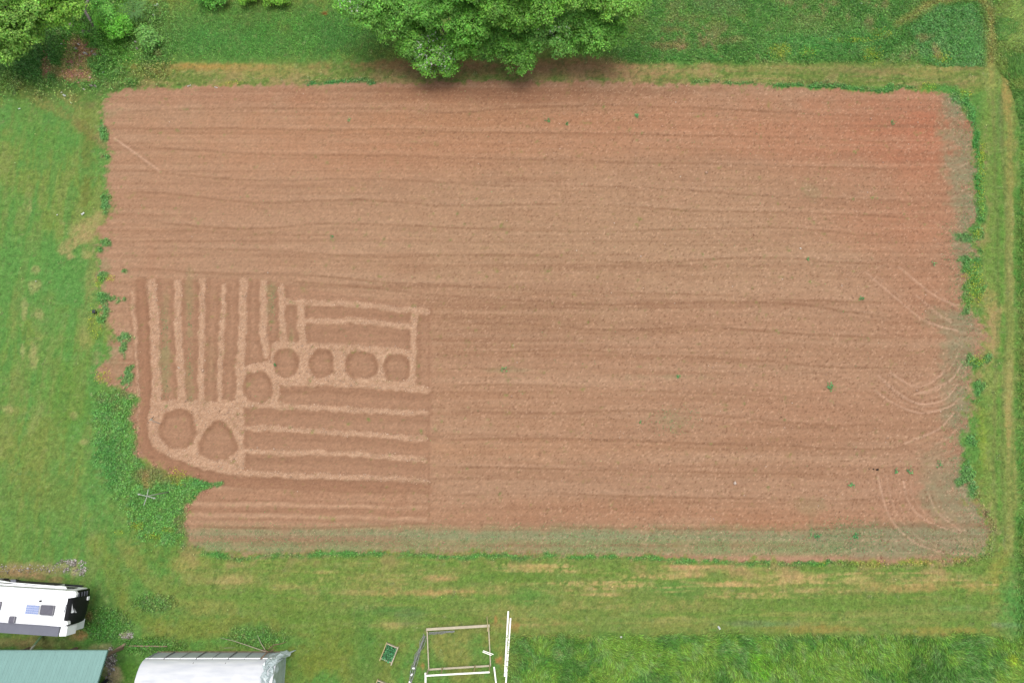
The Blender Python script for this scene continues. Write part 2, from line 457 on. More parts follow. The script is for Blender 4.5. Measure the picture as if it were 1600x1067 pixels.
blob(1190, 1040, 18, 25, (122, 180, 52), .7); blob(1580, 1030, 12, 12, (180, 190, 60), .6); blob(1590, 950, 25, 60, (84, 150, 82), .8)
# lawn between tunnel and frame
blob(520, 1010, 80, 55, (116, 136, 66), .7, rough=.6); blob(480, 960, 90, 20, (104, 140, 66), .6); blob(570, 1000, 20, 60, (84, 138, 74), .5)
blob(500, 1040, 30, 20, (122, 138, 62), .5); blob(715, 1030, 60, 30, (134, 142, 84), .6)
for (x, y, a, b, k) in ((661, 1040, 4, 8, .9), (774, 966, 3, 5, .7), (777, 1031, 6, 8, .9), (804, 978, 10, 8, .35)):
    blob(x, y, a, b, (186, 126, 88), k, rough=1.1)
# round the trailer, curved wheel lane
curve = pdist(spline([(150, 850), (172, 890), (185, 930), (210, 960), (250, 978), (330, 982), (420, 975)]), PX, PY, 60)
paint((1-sst(5, 22, curve+nzx*30))*.45*(.3+NF), (138, 138, 70))
cur2 = pdist(spline([(190, 850), (215, 885), (245, 920), (280, 945), (360, 950)]), PX, PY, 50)
paint((1-sst(3, 16, cur2+nzx*24))*.5*(.3+NF), (156, 150, 92))
cur3 = pdist(spline([(150, 905), (172, 950), (200, 975), (235, 988)]), PX, PY, 30)
paint((1-sst(1, 7, cur3+nzx*14))*.3, (160, 172, 128))
for (x, y, a, b, c, k) in ((230, 935, 50, 22, (84, 142, 78), .0), (240, 945, 40, 18, (96, 148, 84), .7), (160, 975, 40, 30, (72, 132, 60), .8), (150, 1000, 60, 12, (70, 128, 60), .7),
                        (230, 1010, 60, 14, (76, 136, 60), .75), (200, 1045, 22, 25, (84, 140, 56), .7), (400, 990, 50, 18, (84, 146, 76), .75),
                        (50, 890, 80, 10, (170, 152, 124), .8), (30, 895, 30, 8, (178, 146, 122), .8), (110, 880, 22, 7, (176, 168, 146), .6), (122, 893, 12, 8, (184, 178, 160), .7), (85, 905, 14, 6, (178, 142, 118), .8),
                        (124, 993, 12, 7, (178, 136, 104), .9), (40, 1005, 50, 10, (150, 130, 104), .8), (90, 1000, 30, 10, (104, 118, 74), .6), (138, 960, 8, 14, (176, 142, 112), .8),
                        (160, 1012, 22, 8, (186, 168, 150), .7), (172, 1045, 12, 30, (202, 184, 172), .95), (183, 1055, 8, 20, (190, 176, 156), .8), (197, 993, 11, 6, (206, 196, 190), .95),
                        (140, 940, 6, 10, (180, 150, 120), .6)):
    blob(x, y, a, b, c, k)
# weedy margins
wl = inpoly([(150, 600), (175, 605), (215, 612), (215, 700), (205, 712), (250, 735), (345, 760), (300, 790), (290, 850), (215, 850), (200, 790), (150, 740)])
wl = sst(.25, .8, blur(wl, 7)+(NF-.5)*.7+(NQ-.5)*.5)
paint(wl*.85, (106, 166, 88)); paint(wl*sst(.5, .62, NF)*.5, (112, 168, 106)); paint(wl*sst(.5, .62, 1-NB)*.5, (86, 142, 70))
blob(160, 740, 30, 80, (84, 152, 84), .6)
blob(225, 745, 20, 12, (132, 140, 84), .6); blob(228, 750, 5, 12, (180, 156, 110), .7)
for (x, y, a, b, k) in ((278, 745, 10, 12, .7), (214, 822, 7, 6, .8), (240, 838, 9, 5, .9), (262, 828, 8, 4, .8), (186, 832, 7, 4, .6)):
    blob(x, y, a, b, (190, 176, 48), k, rough=1.1)

# ---- tilled field
FIELD = [(158, 172), (172, 146), (190, 137), (300, 134), (420, 132), (520, 132), (620, 131), (680, 128), (800, 126), (900, 127), (1000, 130), (1100, 133), (1200, 134),
         (1300, 139), (1392, 146), (1405, 140), (1450, 142), (1490, 146), (1510, 165), (1520, 195), (1524, 235), (1526, 300), (1530, 340), (1500, 372), (1528, 380), (1530, 400),
         (1498, 402), (1510, 440), (1512, 480), (1535, 505), (1548, 530), (1535, 550), (1512, 580), (1518, 620), (1516, 650), (1505, 690), (1505, 740), (1520, 775), (1535, 800), (1545, 830),
         (1543, 868), (1500, 876), (1400, 879), (1300, 877), (1200, 878), (1100, 874), (1000, 869), (900, 867), (800, 864), (700, 864), (600, 862), (500, 863), (400, 866), (330, 864),
         (292, 852), (284, 825), (288, 795), (300, 778), (325, 765), (335, 758), (300, 748), (262, 737), (225, 722), (205, 706), (215, 690), (210, 662), (195, 648), (210, 640),
         (215, 622), (200, 612), (165, 600), (152, 590), (170, 545), (185, 525), (165, 505), (152, 480), (178, 462), (150, 448), (148, 425), (158, 400), (160, 372), (150, 365), (168, 345), (174, 322), (168, 290), (164, 250), (172, 225), (165, 212), (162, 190)]
ragx = .4+.6*sst(1400, 1480, PX)+.5*(1-sst(180, 260, PX)); field = inpoly(FIELD, PX+(nzx*30+(NQ-.5)*14)*ragx, PY+nzy*12+(NQ-.5)*5)
bd = pdist(FIELD+[FIELD[0]], PX, PY, 70)           # distance to the margin in survey pixels
bd = np.where(bd > 900, 75, bd)
soil = np.zeros(X.shape+(3,), np.float32)
Cg = C.copy()
paint(np.ones(X.shape), (187, 148, 118))
NS = nrm(fbm(X*.035, Y*.9+X*.012, 12, 4, .6)); NS2 = nrm(fbm(X*.10, Y*3.2+X*.03, 13, 3, .7))
paint(sst(.42, .62, NB2)*.4, (184, 142, 112)); paint(sst(.5, .75, NS)*.4, (194, 158, 128)); paint(sst(.5, .75, 1-NS)*.35, (178, 136, 106))
paint(sst(.5, .8, NS2)*.3, (196, 160, 130)); paint(sst(.5, .8, 1-NS2)*.34, (166, 126, 98))
for (x, y, a, b, c, k) in ((1450, 260, 90, 190, (190, 132, 102), .55), (1400, 200, 150, 60, (190, 128, 98), .6), (1440, 205, 100, 50, (192, 124, 96), .6), (1455, 195, 34, 18, (194, 116, 86), .4), (1350, 220, 160, 60, (188, 128, 98), .6), (1200, 222, 120, 26, (194, 136, 104), .6),
                        (1330, 350, 140, 30, (186, 130, 100), .5), (600, 225, 380, 60, (196, 142, 106), .5), (1000, 200, 380, 50, (194, 138, 104), .45), (950, 370, 420, 80, (192, 158, 126), .55), (450, 340, 260, 70, (194, 154, 124), .45), (700, 190, 220, 40, (192, 142, 106), .5), (600, 250, 200, 30, (192, 140, 108), .5), (1000, 195, 160, 26, (192, 138, 106), .5),
                        (700, 150, 300, 16, (176, 128, 98), .5), (900, 225, 260, 16, (194, 142, 110), .4), (300, 150, 140, 14, (180, 130, 102), .6), (300, 300, 140, 30, (190, 146, 116), .5),
                        (900, 330, 400, 90, (190, 152, 120), .5), (1000, 400, 400, 60, (186, 152, 120), .5), (800, 640, 200, 40, (186, 142, 110), .4), (1250, 640, 160, 40, (186, 138, 108), .5),
                        (850, 700, 300, 14, (190, 140, 104), .45), (1000, 800, 400, 20, (184, 134, 102), .5), (1250, 825, 160, 14, (188, 132, 98), .6), (450, 780, 180, 24, (188, 140, 110), .5),
                        (850, 500, 180, 30, (178, 144, 112), .4), (1000, 760, 300, 20, (176, 138, 110), .4), (1440, 450, 70, 60, (186, 136, 106), .5), (1400, 760, 90, 40, (184, 142, 116), .5),
                        (1400, 350, 90, 40, (190, 128, 98), .4), (240, 560, 40, 200, (192, 150, 120), .4)):
    blob(x, y, a*1.1, b*1.15, c, k*.85, rough=.4, soft=.85)
# dark band at the top edge: damp soil and tree shade painted in
blob(800, 143, 190, 15, (164, 118, 90), .6, rough=.4); blob(860, 155, 120, 12, (168, 122, 94), .4, rough=.4); blob(1000, 142, 140, 7, (150, 114, 88), .4)
# green film of sprouting seedlings: bottom strip and right margin
film = sst(.35, .6, NF*0.4+NB*0.6)
bs = sst(814, 840, PY+nzx*14+(NF-.5)*12)*(1-sst(862, 872, PY))*(1-sst(1300, 1500, PX)*.3)
paint(bs*(.62+.38*film), (152, 160, 112)); paint(bs*(1-sst(5, 11, np.abs(PY-833-PX*0.002)))*.5, (148, 158, 122))
paint(bs*(1-sst(3, 7, np.abs(PY-841)))*(1-sst(560, 700, PX))*.6, (176, 134, 108))
for (x, y, a, b, k) in ((1490, 170, 24, 34, .8), (1505, 215, 26, 22, .6), (1512, 270, 28, 40, .75), (1508, 340, 22, 40, .7), (1490, 500, 34, 18, .65), (1500, 560, 24, 50, .7), (1490, 640, 22, 40, .7), (1510, 690, 22, 40, .8),
                        (1480, 740, 40, 40, .45), (1500, 800, 40, 50, .7), (1400, 845, 120, 22, .7), (1480, 850, 60, 26, .7), (1510, 400, 22, 50, .6)):
    blob(x, y, a*1.15, b*1.15, (152, 150, 116), min(1, k*1.25), rough=.7)
for (x, y, a, b, k) in ((170, 178, 30, 10, .4), (1320, 835, 40, 12, .5), (1330, 845, 30, 14, .4), (1050, 588, 60, 5, .35), (800, 578, 40, 4, .35), (1050, 658, 30, 14, .3), (1270, 790, 30, 12, .3), (1265, 300, 16, 12, .35), (170, 560, 25, 30, .6), (155, 430, 14, 30, .5)):
    blob(x, y, a, b, (150, 150, 108), k, rough=.8)
# wandering wheel furrows running the length of the field
ZH = np.zeros(X.shape, np.float32)
furrows = [
 [(165, 178), (230, 173), (400, 171), (620, 172), (700, 177), (800, 171), (950, 165), (1080, 169), (1250, 178), (1450, 186)],
 [(165, 200), (400, 202), (500, 204), (640, 203), (700, 207), (1000, 211), (1200, 215), (1460, 226)],
 [(215, 229), (290, 235), (400, 241), (600, 244), (800, 250), (1100, 257), (1300, 262), (1480, 270)],
 [(170, 268), (230, 270), (400, 283), (560, 280), (800, 291), (1000, 293), (1200, 307), (1400, 314), (1500, 325)],
 [(175, 302), (260, 303), (400, 318), (560, 312), (700, 322), (900, 320), (1100, 330), (1300, 334), (1490, 345)],
 [(175, 340), (240, 347), (320, 355), (400, 358), (520, 350), (700, 355), (900, 362), (1200, 356), (1340, 367), (1460, 370)],
 [(175, 384), (240, 388), (400, 391), (600, 403), (700, 398), (850, 402), (1000, 411), (1180, 402), (1320, 411), (1440, 414)],
 [(190, 418), (250, 421), (330, 427), (480, 430), (600, 441), (700, 447), (900, 455), (1100, 462), (1300, 471), (1440, 474)],
 [(430, 438), (560, 448), (680, 462), (800, 470), (960, 476), (1200, 472), (1380, 495), (1500, 500)],
 [(675, 512), (800, 506), (960, 515), (1100, 512), (1250, 522), (1480, 532)],
 [(675, 548), (760, 552), (900, 548), (1040, 556), (1200, 565), (1300, 573), (1460, 578)],
 [(1180, 572), (1260, 580), (1310, 590), (1360, 615), (1410, 640), (1470, 652)],
 [(675, 604), (820, 602), (1000, 610), (1200, 618), (1340, 624)],
 [(675, 640), (840, 646), (1000, 642), (1200, 656), (1310, 666), (1420, 658)],
 [(675, 690), (820, 684), (1000, 690), (1180, 696), (1360, 702), (1480, 690)],
 [(675, 728), (820, 732), (1000, 736), (1200, 741), (1340, 741), (1440, 731)],
 [(675, 774), (840, 771), (1000, 776), (1200, 780), (1330, 782), (1470, 770)],
 [(290, 822), (480, 826), (675, 818), (840, 822), (1000, 826), (1200, 828), (1330, 824), (1440, 816)],
]
for i, fpts in enumerate(furrows):
    sp = np.array(spline([(px, py) for px, py in fpts], 6))
    yc = np.interp(PX, sp[:, 0], sp[:, 1], left=-999, right=-999) + (fbm(X*0.2, X*0+i*3.1, 40+i, 3)-.5)*3
    d = PY-yc
    ends = sst(sp[0, 0], sp[0, 0]+60, PX)*(1-sst(sp[-1, 0]-120, sp[-1, 0], PX))
    amp = .72*(0.2+1.1*fbm(X*0.16, Y*0+i*5.3, 90+i, 3))*ends
    paint(amp*.7*(1-sst(0.5, 2.8, np.abs(d+.3+(NF-.5)*2)))*(.6+.6*NF), (142, 104, 78))  # dark furrow line: moist soil, with the furrow's own shade painted in
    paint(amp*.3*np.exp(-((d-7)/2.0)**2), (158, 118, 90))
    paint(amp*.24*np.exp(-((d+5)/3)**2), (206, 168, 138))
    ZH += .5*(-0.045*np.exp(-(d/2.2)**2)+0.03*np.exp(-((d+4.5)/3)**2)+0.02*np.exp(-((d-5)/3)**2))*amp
# fine harrow lines
fine = VN(300)(X*0.03+3, Y*3.4+nzy*.25)
fine2 = VN(301)(X*0.06, Y*6.0+nzy*.4)
hw = (.35+.65*sst(.4, .6, NB2))
paint(hw*sst(.62, .9, fine)*.28, (156, 116, 90)); paint(hw*sst(.62, .9, 1-fine)*.22, (204, 166, 136))
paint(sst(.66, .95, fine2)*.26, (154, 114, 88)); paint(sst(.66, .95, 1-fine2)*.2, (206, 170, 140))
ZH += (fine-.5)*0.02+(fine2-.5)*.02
# wheel marks of the tractor turning on the right headland
tracks = [[(1355, 427), (1400, 465), (1440, 498), (1470, 511), (1495, 516)], [(1405, 417), (1450, 455), (1480, 472), (1505, 479)], [(1432, 462), (1465, 490), (1485, 503)],
          [(1367, 610), (1400, 632), (1440, 645), (1480, 637), (1500, 622)], [(1373, 587), (1400, 612), (1435, 630), (1475, 625), (1497, 600)], [(1392, 582), (1415, 598), (1435, 604), (1460, 595), (1476, 578)],
          [(1430, 616), (1460, 607), (1490, 590), (1505, 562)], [(1372, 744), (1383, 790), (1400, 822), (1430, 847), (1470, 862), (1520, 868)], [(1412, 752), (1420, 785), (1450, 815), (1500, 832)],
          [(1450, 770), (1465, 800), (1500, 828)], [(1415, 692), (1440, 683), (1470, 668), (1490, 645)], [(178, 216), (205, 235), (250, 268)], [(1458, 345), (1474, 357)], [(1366, 420), (1384, 413)],
          [(1480, 305), (1520, 292)], [(1490, 268), (1518, 250)], [(1450, 240), (1500, 228)], [(1465, 155), (1495, 165)], [(1440, 722), (1500, 700)], [(1405, 790), (1418, 812), (1440, 832)]]
tracks += [[(x+dx, y+dy) for x, y in tracks[q]] for q, dx, dy in ((3, 10, -4), (4, 8, 4), (6, 12, 10), (7, 12, -3), (8, 10, -2), (9, 8, 0), (0, 14, 4), (2, 20, -16), (6, -6, -14), (10, 14, 14), (5, 14, 10), (16, 10, 30), (15, -10, 46), (14, 0, 80), (17, 10, 26))]
for i, t in enumerate(tracks):
    d = pdist(spline(t), PX, PY, 20)
    paint((1-sst(.4, 2.3, d+(NF-.5)*1.6))*(.95 if i < 12 else .38)*(.55+.5*NB)*(.6+.5*NF), (220, 182, 154))
    paint(np.exp(-((d-4)/1.8)**2)*.12, (160, 116, 90))  # shaded edge of the track, painted into the soil
    ZH += 0.02*np.exp(-(d/2.)**2)-0.02*np.exp(-((d-4.5)/2)**2)
# chevron tread prints
for (x0, y0, x1, y1) in ((1305, 420, 1360, 427), (1310, 428, 1350, 430), (1412, 586, 1440, 590), (1380, 592, 1410, 625), (1440, 470, 1465, 492)):
    dx, dy = x1-x0, y1-y0; Ls = math.hypot(dx, dy); ux, uy = dx/Ls, dy/Ls
    a = (PX-x0)*ux+(PY-y0)*uy; b = -(PX-x0)*uy+(PY-y0)*ux
    m = (a > 0) & (a < Ls) & (np.abs(b) < 4)
    ph = np.sin((a+np.abs(b))*2*PI/5.0)
    paint(m*sst(0, .8, ph)*.4, (208, 170, 142)); paint(m*sst(0, .8, -ph)*.35, (150, 110, 84))
# margin clods: redder, rough
paint((1-sst(2, 12, bd+NB*10))*.35, (178, 128, 104))
# clod speckle
spk = .4+.6*sst(300, 1100, PX)
paint((WN > .965)*spk*.5, (220, 184, 154)); paint((WN < .045)*spk*.5, (134, 96, 72))
paint(sst(.55, .9, NQ)*spk*.18, (204, 166, 136)); paint(sst(.55, .9, 1-NQ)*spk*.2, (160, 118, 90))
paint(sst(.6, .9, NF)*.12, (166, 124, 96))

# ---- the hand-marked garden plot inside the field
PLOT = [(205, 436), (300, 436), (400, 434), (448, 446), (520, 458), (600, 470), (676, 482), (674, 700), (672, 760), (500, 768), (400, 765), (330, 757), (262, 738), (222, 714), (208, 690), (212, 600), (206, 520), (200, 470)]
plot = inpoly(PLOT, SX, SY) & field
GX = PX+nzx*5+(VN(77)(X*2.6, Y*2.6)-.5)*3.2; GY = PY+nzy*5+(VN(78)(X*2.6, Y*2.6)-.5)*3.2
paths = [([(236, 440), (241, 500), (243, 560), (244, 632)], 14), ([(278, 440), (279, 500), (281, 560), (284, 632)], 10), ([(317, 440), (316, 490), (314, 560), (314, 632)], 8),
         ([(349, 446), (348, 500), (344, 560), (344, 632)], 7), ([(380, 438), (379, 500), (376, 560), (376, 632)], 11), ([(413, 438), (411, 500), (413, 530), (416, 556)], 9),
         ([(440, 448), (440, 490), (443, 540)], 8), ([(470, 472), (472, 545)], 10),
         ([(440, 471), (500, 474), (560, 476), (620, 482), (668, 488)], 7), ([(474, 502), (540, 501), (590, 504), (646, 511)], 7), ([(430, 540), (520, 542), (590, 546), (646, 553)], 8),
         ([(648, 490), (645, 550), (645, 606)], 8), ([(430, 598), (500, 598), (560, 601), (600, 604), (668, 609)], 9),
         ([(430, 556), (475, 556)], 0.1), ([(431, 594), (430, 632)], 8), ([(374, 570), (375, 730)], 11), ([(240, 630), (372, 631), (420, 633), (500, 637), (600, 643), (667, 646)], 7),
         ([(376, 668), (420, 669), (500, 675), (560, 678), (620, 682), (665, 686)], 7), ([(376, 703), (420, 706), (540, 709), (600, 713), (662, 718)], 7),
         ([(376, 739), (420, 741), (520, 745), (600, 748), (668, 752)], 8),
         ([(240, 632), (240, 690), (262, 706), (300, 722), (345, 734), (376, 740)], 10), ([(376, 580), (415, 572), (436, 560)], 8), ([(206, 455), (211, 520), (216, 600), (216, 680)], 3)]
rounds = [(403, 605, 23, 24), (447, 567, 20, 22), (503, 568, 19, 23), (565, 571, 26, 21), (620, 575, 20, 20), (278, 670, 28, 31), (341, 686, 28, 31)]
pm = np.zeros(X.shape, np.float32)
for i, (pts, wd) in enumerate(paths):
    if wd < 1: continue
    d = pdist(spline(pts), GX, GY, 30)
    pm = np.maximum(pm, 1-sst(wd*.5-1.2, wd*.5+2.6, d+(NF-.5)*2.4))
area = np.zeros(X.shape, bool)
area |= inpoly([(424, 543), (648, 552), (648, 604), (424, 600)], GX, GY)
area |= inpoly([(238, 630), (374, 630), (374, 738), (300, 722), (240, 696)], GX, GY)
area |= inpoly([(374, 574), (434, 560), (434, 632), (374, 632)], GX, GY)
pm = np.maximum(pm, area*1.0)
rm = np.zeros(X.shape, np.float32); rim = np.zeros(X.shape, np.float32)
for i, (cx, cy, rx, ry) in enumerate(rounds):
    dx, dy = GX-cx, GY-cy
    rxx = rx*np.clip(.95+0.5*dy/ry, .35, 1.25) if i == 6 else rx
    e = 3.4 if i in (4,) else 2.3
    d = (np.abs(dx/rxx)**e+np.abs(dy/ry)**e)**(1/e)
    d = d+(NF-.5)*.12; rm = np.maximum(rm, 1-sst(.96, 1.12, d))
    rim = np.maximum(rim, np.exp(-((d-.86)/.13)**2)*(.45+.5*(dy < 0)))  # painted shade inside the bed rim, stronger on the north side
pm = pm*(1-rm)*plot
paint(plot*(1-pm)*.55, (180, 138, 110))
blob(235, 600, 12, 160, (178, 130, 102), .4)
# shade on the lower side of each ridge, painted into the soil colour
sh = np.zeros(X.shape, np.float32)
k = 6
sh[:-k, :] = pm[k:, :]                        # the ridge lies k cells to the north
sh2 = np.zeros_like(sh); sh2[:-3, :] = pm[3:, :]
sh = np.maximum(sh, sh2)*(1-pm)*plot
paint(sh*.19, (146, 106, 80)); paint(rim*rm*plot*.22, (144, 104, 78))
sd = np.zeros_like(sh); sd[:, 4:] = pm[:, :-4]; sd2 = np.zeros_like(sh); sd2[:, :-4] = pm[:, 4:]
paint(np.maximum(sd, sd2)*(1-pm)*plot*.25, (150, 110, 84))  # ridge-edge shade painted on the east and west sides too
paint(pm*(.22+.45*NF+.45*NQ), (216, 176, 144)); paint(pm*sst(.56, .75, 1-NF)*.35, (184, 146, 116)); paint(pm*(WN > .8)*.25, (232, 200, 170))
trk = pdist(spline([(222, 440), (224, 520), (226, 600), (226, 690), (250, 714), (300, 738), (360, 750), (460, 757), (668, 762)]), GX, GY, 30)
paint((1-sst(4, 9, trk))*.5, (170, 126, 98)); paint(np.exp(-((trk-8)/2)**2)*.35*field, (146, 106, 80))  # darker track band; the shadow line along its edge is painted in
for y0 in (786, 803):
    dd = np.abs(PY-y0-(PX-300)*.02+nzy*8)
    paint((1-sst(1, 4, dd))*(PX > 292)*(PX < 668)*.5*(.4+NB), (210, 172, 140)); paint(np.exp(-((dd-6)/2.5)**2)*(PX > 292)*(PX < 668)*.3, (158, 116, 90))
# sprouts in the beds
for (x, y, a, b, k) in ((258, 500, 7, 50, .35), (258, 580, 7, 50, .55), (296, 470, 5, 40, .4), (296, 590, 5, 40, .35), (424, 470, 6, 30, .5), (455, 520, 5, 25, .45), (330, 590, 8, 30, .2)):
    blob(x, y, a, b, (150, 156, 104), k*.7, rough=1.2)
dd = np.abs(PX-670+nzx*3)
paint((1-sst(.6, 2.2, dd))*(PY > 480)*(PY < 845)*.35, (160, 120, 94))
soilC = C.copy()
fm = blur(field, 3); fw = blur(field, 8)
wide = sst(1380, 1460, PX)+(1-sst(180, 260, PX))*.7
fm = fm*(1-np.clip(wide, 0, 1)*.6)+fw*np.clip(wide, 0, 1)*.6
tb = sst(.22, .78, fm+(NF-.5)*.75+(NQ-.5)*.6)[..., None]
Cg = np.clip(Cg*np.array([1.05, 1.03, .90], np.float32), 0, 1)
soilC = soilC*np.array([.982, .975, .965], np.float32)
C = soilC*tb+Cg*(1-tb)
gm_ = (~field)
paint(gm_*sst(.55, .85, NQ)*.22, (158, 172, 116)); paint(gm_*sst(.55, .85, 1-NQ)*.25, (70, 104, 50)); paint(gm_*sst(.6, .9, NF)*.22, (84, 136, 66)); paint(gm_*sst(.6, .9, 1-NF)*.25, (150, 150, 98))
# dirt showing through the weeds next to the margin
near = (1-sst(4, 22, bd+(NB-.5)*40))*(~field)
paint(near*.35*sst(.5, .7, 1-NB), (176, 140, 106))
# green lushness along the soil edge (uncut strip)
lush = (1-sst(3, 10, bd+(NB-.5)*16+(NF-.5)*8))*(~field)*sst(.3, .55, NH*.5+NB*.5)
paint(lush*.7*((PX > 300) & (PY > 700) & (PX < 1300)), (84, 158, 70))
paint(lush*.8*((PX > 470) & (PY < 300) & (PX < 640)), (74, 156, 78))
paint(lush*.8*((PX > 1080) & (PY < 300)), (84, 152, 72))
paint((1-sst(3, 14, bd+(NB-.5)*16+(NF-.5)*10))*(~field)*.7*(PX > 1440)*(PY < 360)*(PY > 100), (76, 150, 62))
# right-margin weed clumps lying over the soil edge
WEEDS = [(1518, 440, 16, 32), (1505, 408, 14, 10), (1525, 405, 9, 12), (1508, 372, 14, 7), (1524, 365, 9, 12), (1528, 330, 5, 22), (1530, 285, 5, 40), (1508, 488, 8, 5), (1522, 567, 14, 10),
         (1516, 688, 9, 14), (1512, 738, 9, 16), (1518, 762, 8, 14), (1500, 752, 10, 7), (1526, 610, 9, 16), (165, 465, 18, 8), (163, 480, 9, 10), (182, 465, 8, 9), (160, 500, 9, 8), (198, 525, 10, 7), (192, 545, 7, 18), (200, 590, 9, 14), (165, 380, 8, 5), (193, 424, 6, 4), (194, 468, 4, 4), (157, 391, 5, 4), (160, 432, 8, 6),
         (160, 200, 6, 10), (163, 213, 6, 7), (166, 245, 5, 4), (165, 318, 8, 14), (1500, 155, 14, 10), (1518, 185, 8, 26), (1390, 138, 8, 6), (1540, 560, 9, 8), (340, 757, 9, 5), (310, 757, 14, 6), (1117, 874, 5, 4)]
weedm = np.zeros(X.shape, np.float32)
for (x, y, a, b) in WEEDS:
    d = np.sqrt(((PX-x)/a)**2+((PY-y)/b)**2)+(NB-.5)*1.4+(NF-.5)*1.6+(NQ-.5)*.8
    weedm = np.maximum(weedm, 1-sst(.6, 1.15, d))
paint(weedm*.8, (98, 158, 80)); paint(weedm*sst(.5, .6, NF)*.5, (116, 174, 104))
for (x, y, a, b, k) in ((1518, 445, 12, 26, .85), (1523, 367, 6, 7, .8), (1531, 290, 4, 40, .8), (1533, 240, 4, 14, .8), (1525, 565, 9, 8, .8), (172, 436, 7, 5, .7), (154, 442, 5, 6, .8), (1450, 136, 10, 5, .7), (1504, 150, 9, 8, .5),
                        (1368, 880, 9, 5, .8), (1430, 878, 22, 5, .8), (1495, 873, 9, 4, .8), (1335, 880, 6, 4, .6), (160, 590, 12, 12, .5), (150, 500, 12, 30, .35), (365, 131, 12, 3, .6), (1282, 882, 6, 4, .6)):
    blob(x, y, a, b, (178, 190, 42), k*(.9), rough=1.2)
C = np.clip(C*(1+(WN[..., None]-.5)*np.where(field, .10, .12)[..., None]), 0.02, 1)
outer = (X < fx[0]) | (X > fx[-1]) | (Y < fy[0]) | (Y > fy[-1])
C[outer] = np.array([116, 148, 76])/255.*(.92+.16*rng.random(X.shape)[outer][:, None])
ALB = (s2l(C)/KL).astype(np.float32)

# heights
clod = (WN-.5)*np.where(field, .016, .03)+(NF-.5)*np.where(field, .012, .05)
Z = clod+(NB2-.5)*.25*np.minimum(1, np.hypot(X, Y)/10)*0.6
Z = Z+np.where(field, ZH, 0)+pm*.02*(.5+1.0*NF)-np.exp(-(trk/6)**2)*.04*plot
Z = Z+weedm*.08
farm = (X < fx[0]) | (X > fx[-1]) | (Y < fy[0]) | (Y > fy[-1])
Z = np.where(farm, 0, Z).astype(np.float32)

V = np.stack([X, Y, Z], -1).reshape(-1, 3)
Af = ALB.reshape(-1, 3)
idx = np.arange(NX*NY).reshape(NY, NX)
quads = np.stack([idx[:-1, :-1], idx[:-1, 1:], idx[1:, 1:], idx[1:, :-1]], -1)
kind = np.zeros((NY-1, NX-1), np.int32)
kind[field[:-1, :-1]] = 1
kind[plot[:-1, :-1]] = 2
# beds: connected pieces of the plot between the pale ridges
bedm = (plot & (pm < .5))[:-1, :-1]
lab = np.zeros(bedm.shape, np.int32)
ys, xs = np.nonzero(bedm)
comp = 2; comps = []
for y0, x0 in zip(ys, xs):
    if lab[y0, x0]: continue
    comp += 1; stack = [(y0, x0)]; lab[y0, x0] = comp; cells = []
    while stack:
        a, b = stack.pop(); cells.append((a, b))
        for a2, b2 in ((a+1, b), (a-1, b), (a, b+1), (a, b-1)):
            if bedm[a2, b2] and not lab[a2, b2]:
                lab[a2, b2] = comp; stack.append((a2, b2))
    if len(cells) > 350:
        comps.append((comp, cells))
        for a, b in cells: kind[a, b] = comp
def submesh(name, sel, m):
    q = quads[sel]
    used, inv = np.unique(q, return_inverse=True)
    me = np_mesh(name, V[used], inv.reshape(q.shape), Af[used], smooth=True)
    return link(name, me, m)
M_soil = mat_attr('tilled_soil', rough=.95, noise=.13, scales=(4.0, 13.0), bump=.55, spec=.1, streak=(.25, 5.0, 1), dist=.05)
M_turf = mat_attr('turf', rough=.9, noise=.24, scales=(2.8, 9.0), bump=.6, spec=.12, dist=.07)
g = submesh('grass_ground', kind == 0, M_turf); tag(g, 'green and yellowish mown grass ground surrounding the ploughed field', None, kind='structure')
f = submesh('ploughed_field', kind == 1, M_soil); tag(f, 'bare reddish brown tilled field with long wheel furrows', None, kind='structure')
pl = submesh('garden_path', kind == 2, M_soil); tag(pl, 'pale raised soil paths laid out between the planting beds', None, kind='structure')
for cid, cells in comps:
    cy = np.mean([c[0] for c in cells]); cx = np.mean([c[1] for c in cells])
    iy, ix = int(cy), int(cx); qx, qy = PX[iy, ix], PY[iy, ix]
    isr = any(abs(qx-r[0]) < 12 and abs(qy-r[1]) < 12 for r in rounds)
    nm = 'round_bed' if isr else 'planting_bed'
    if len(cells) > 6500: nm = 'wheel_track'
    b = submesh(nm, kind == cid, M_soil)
    b.parent = pl

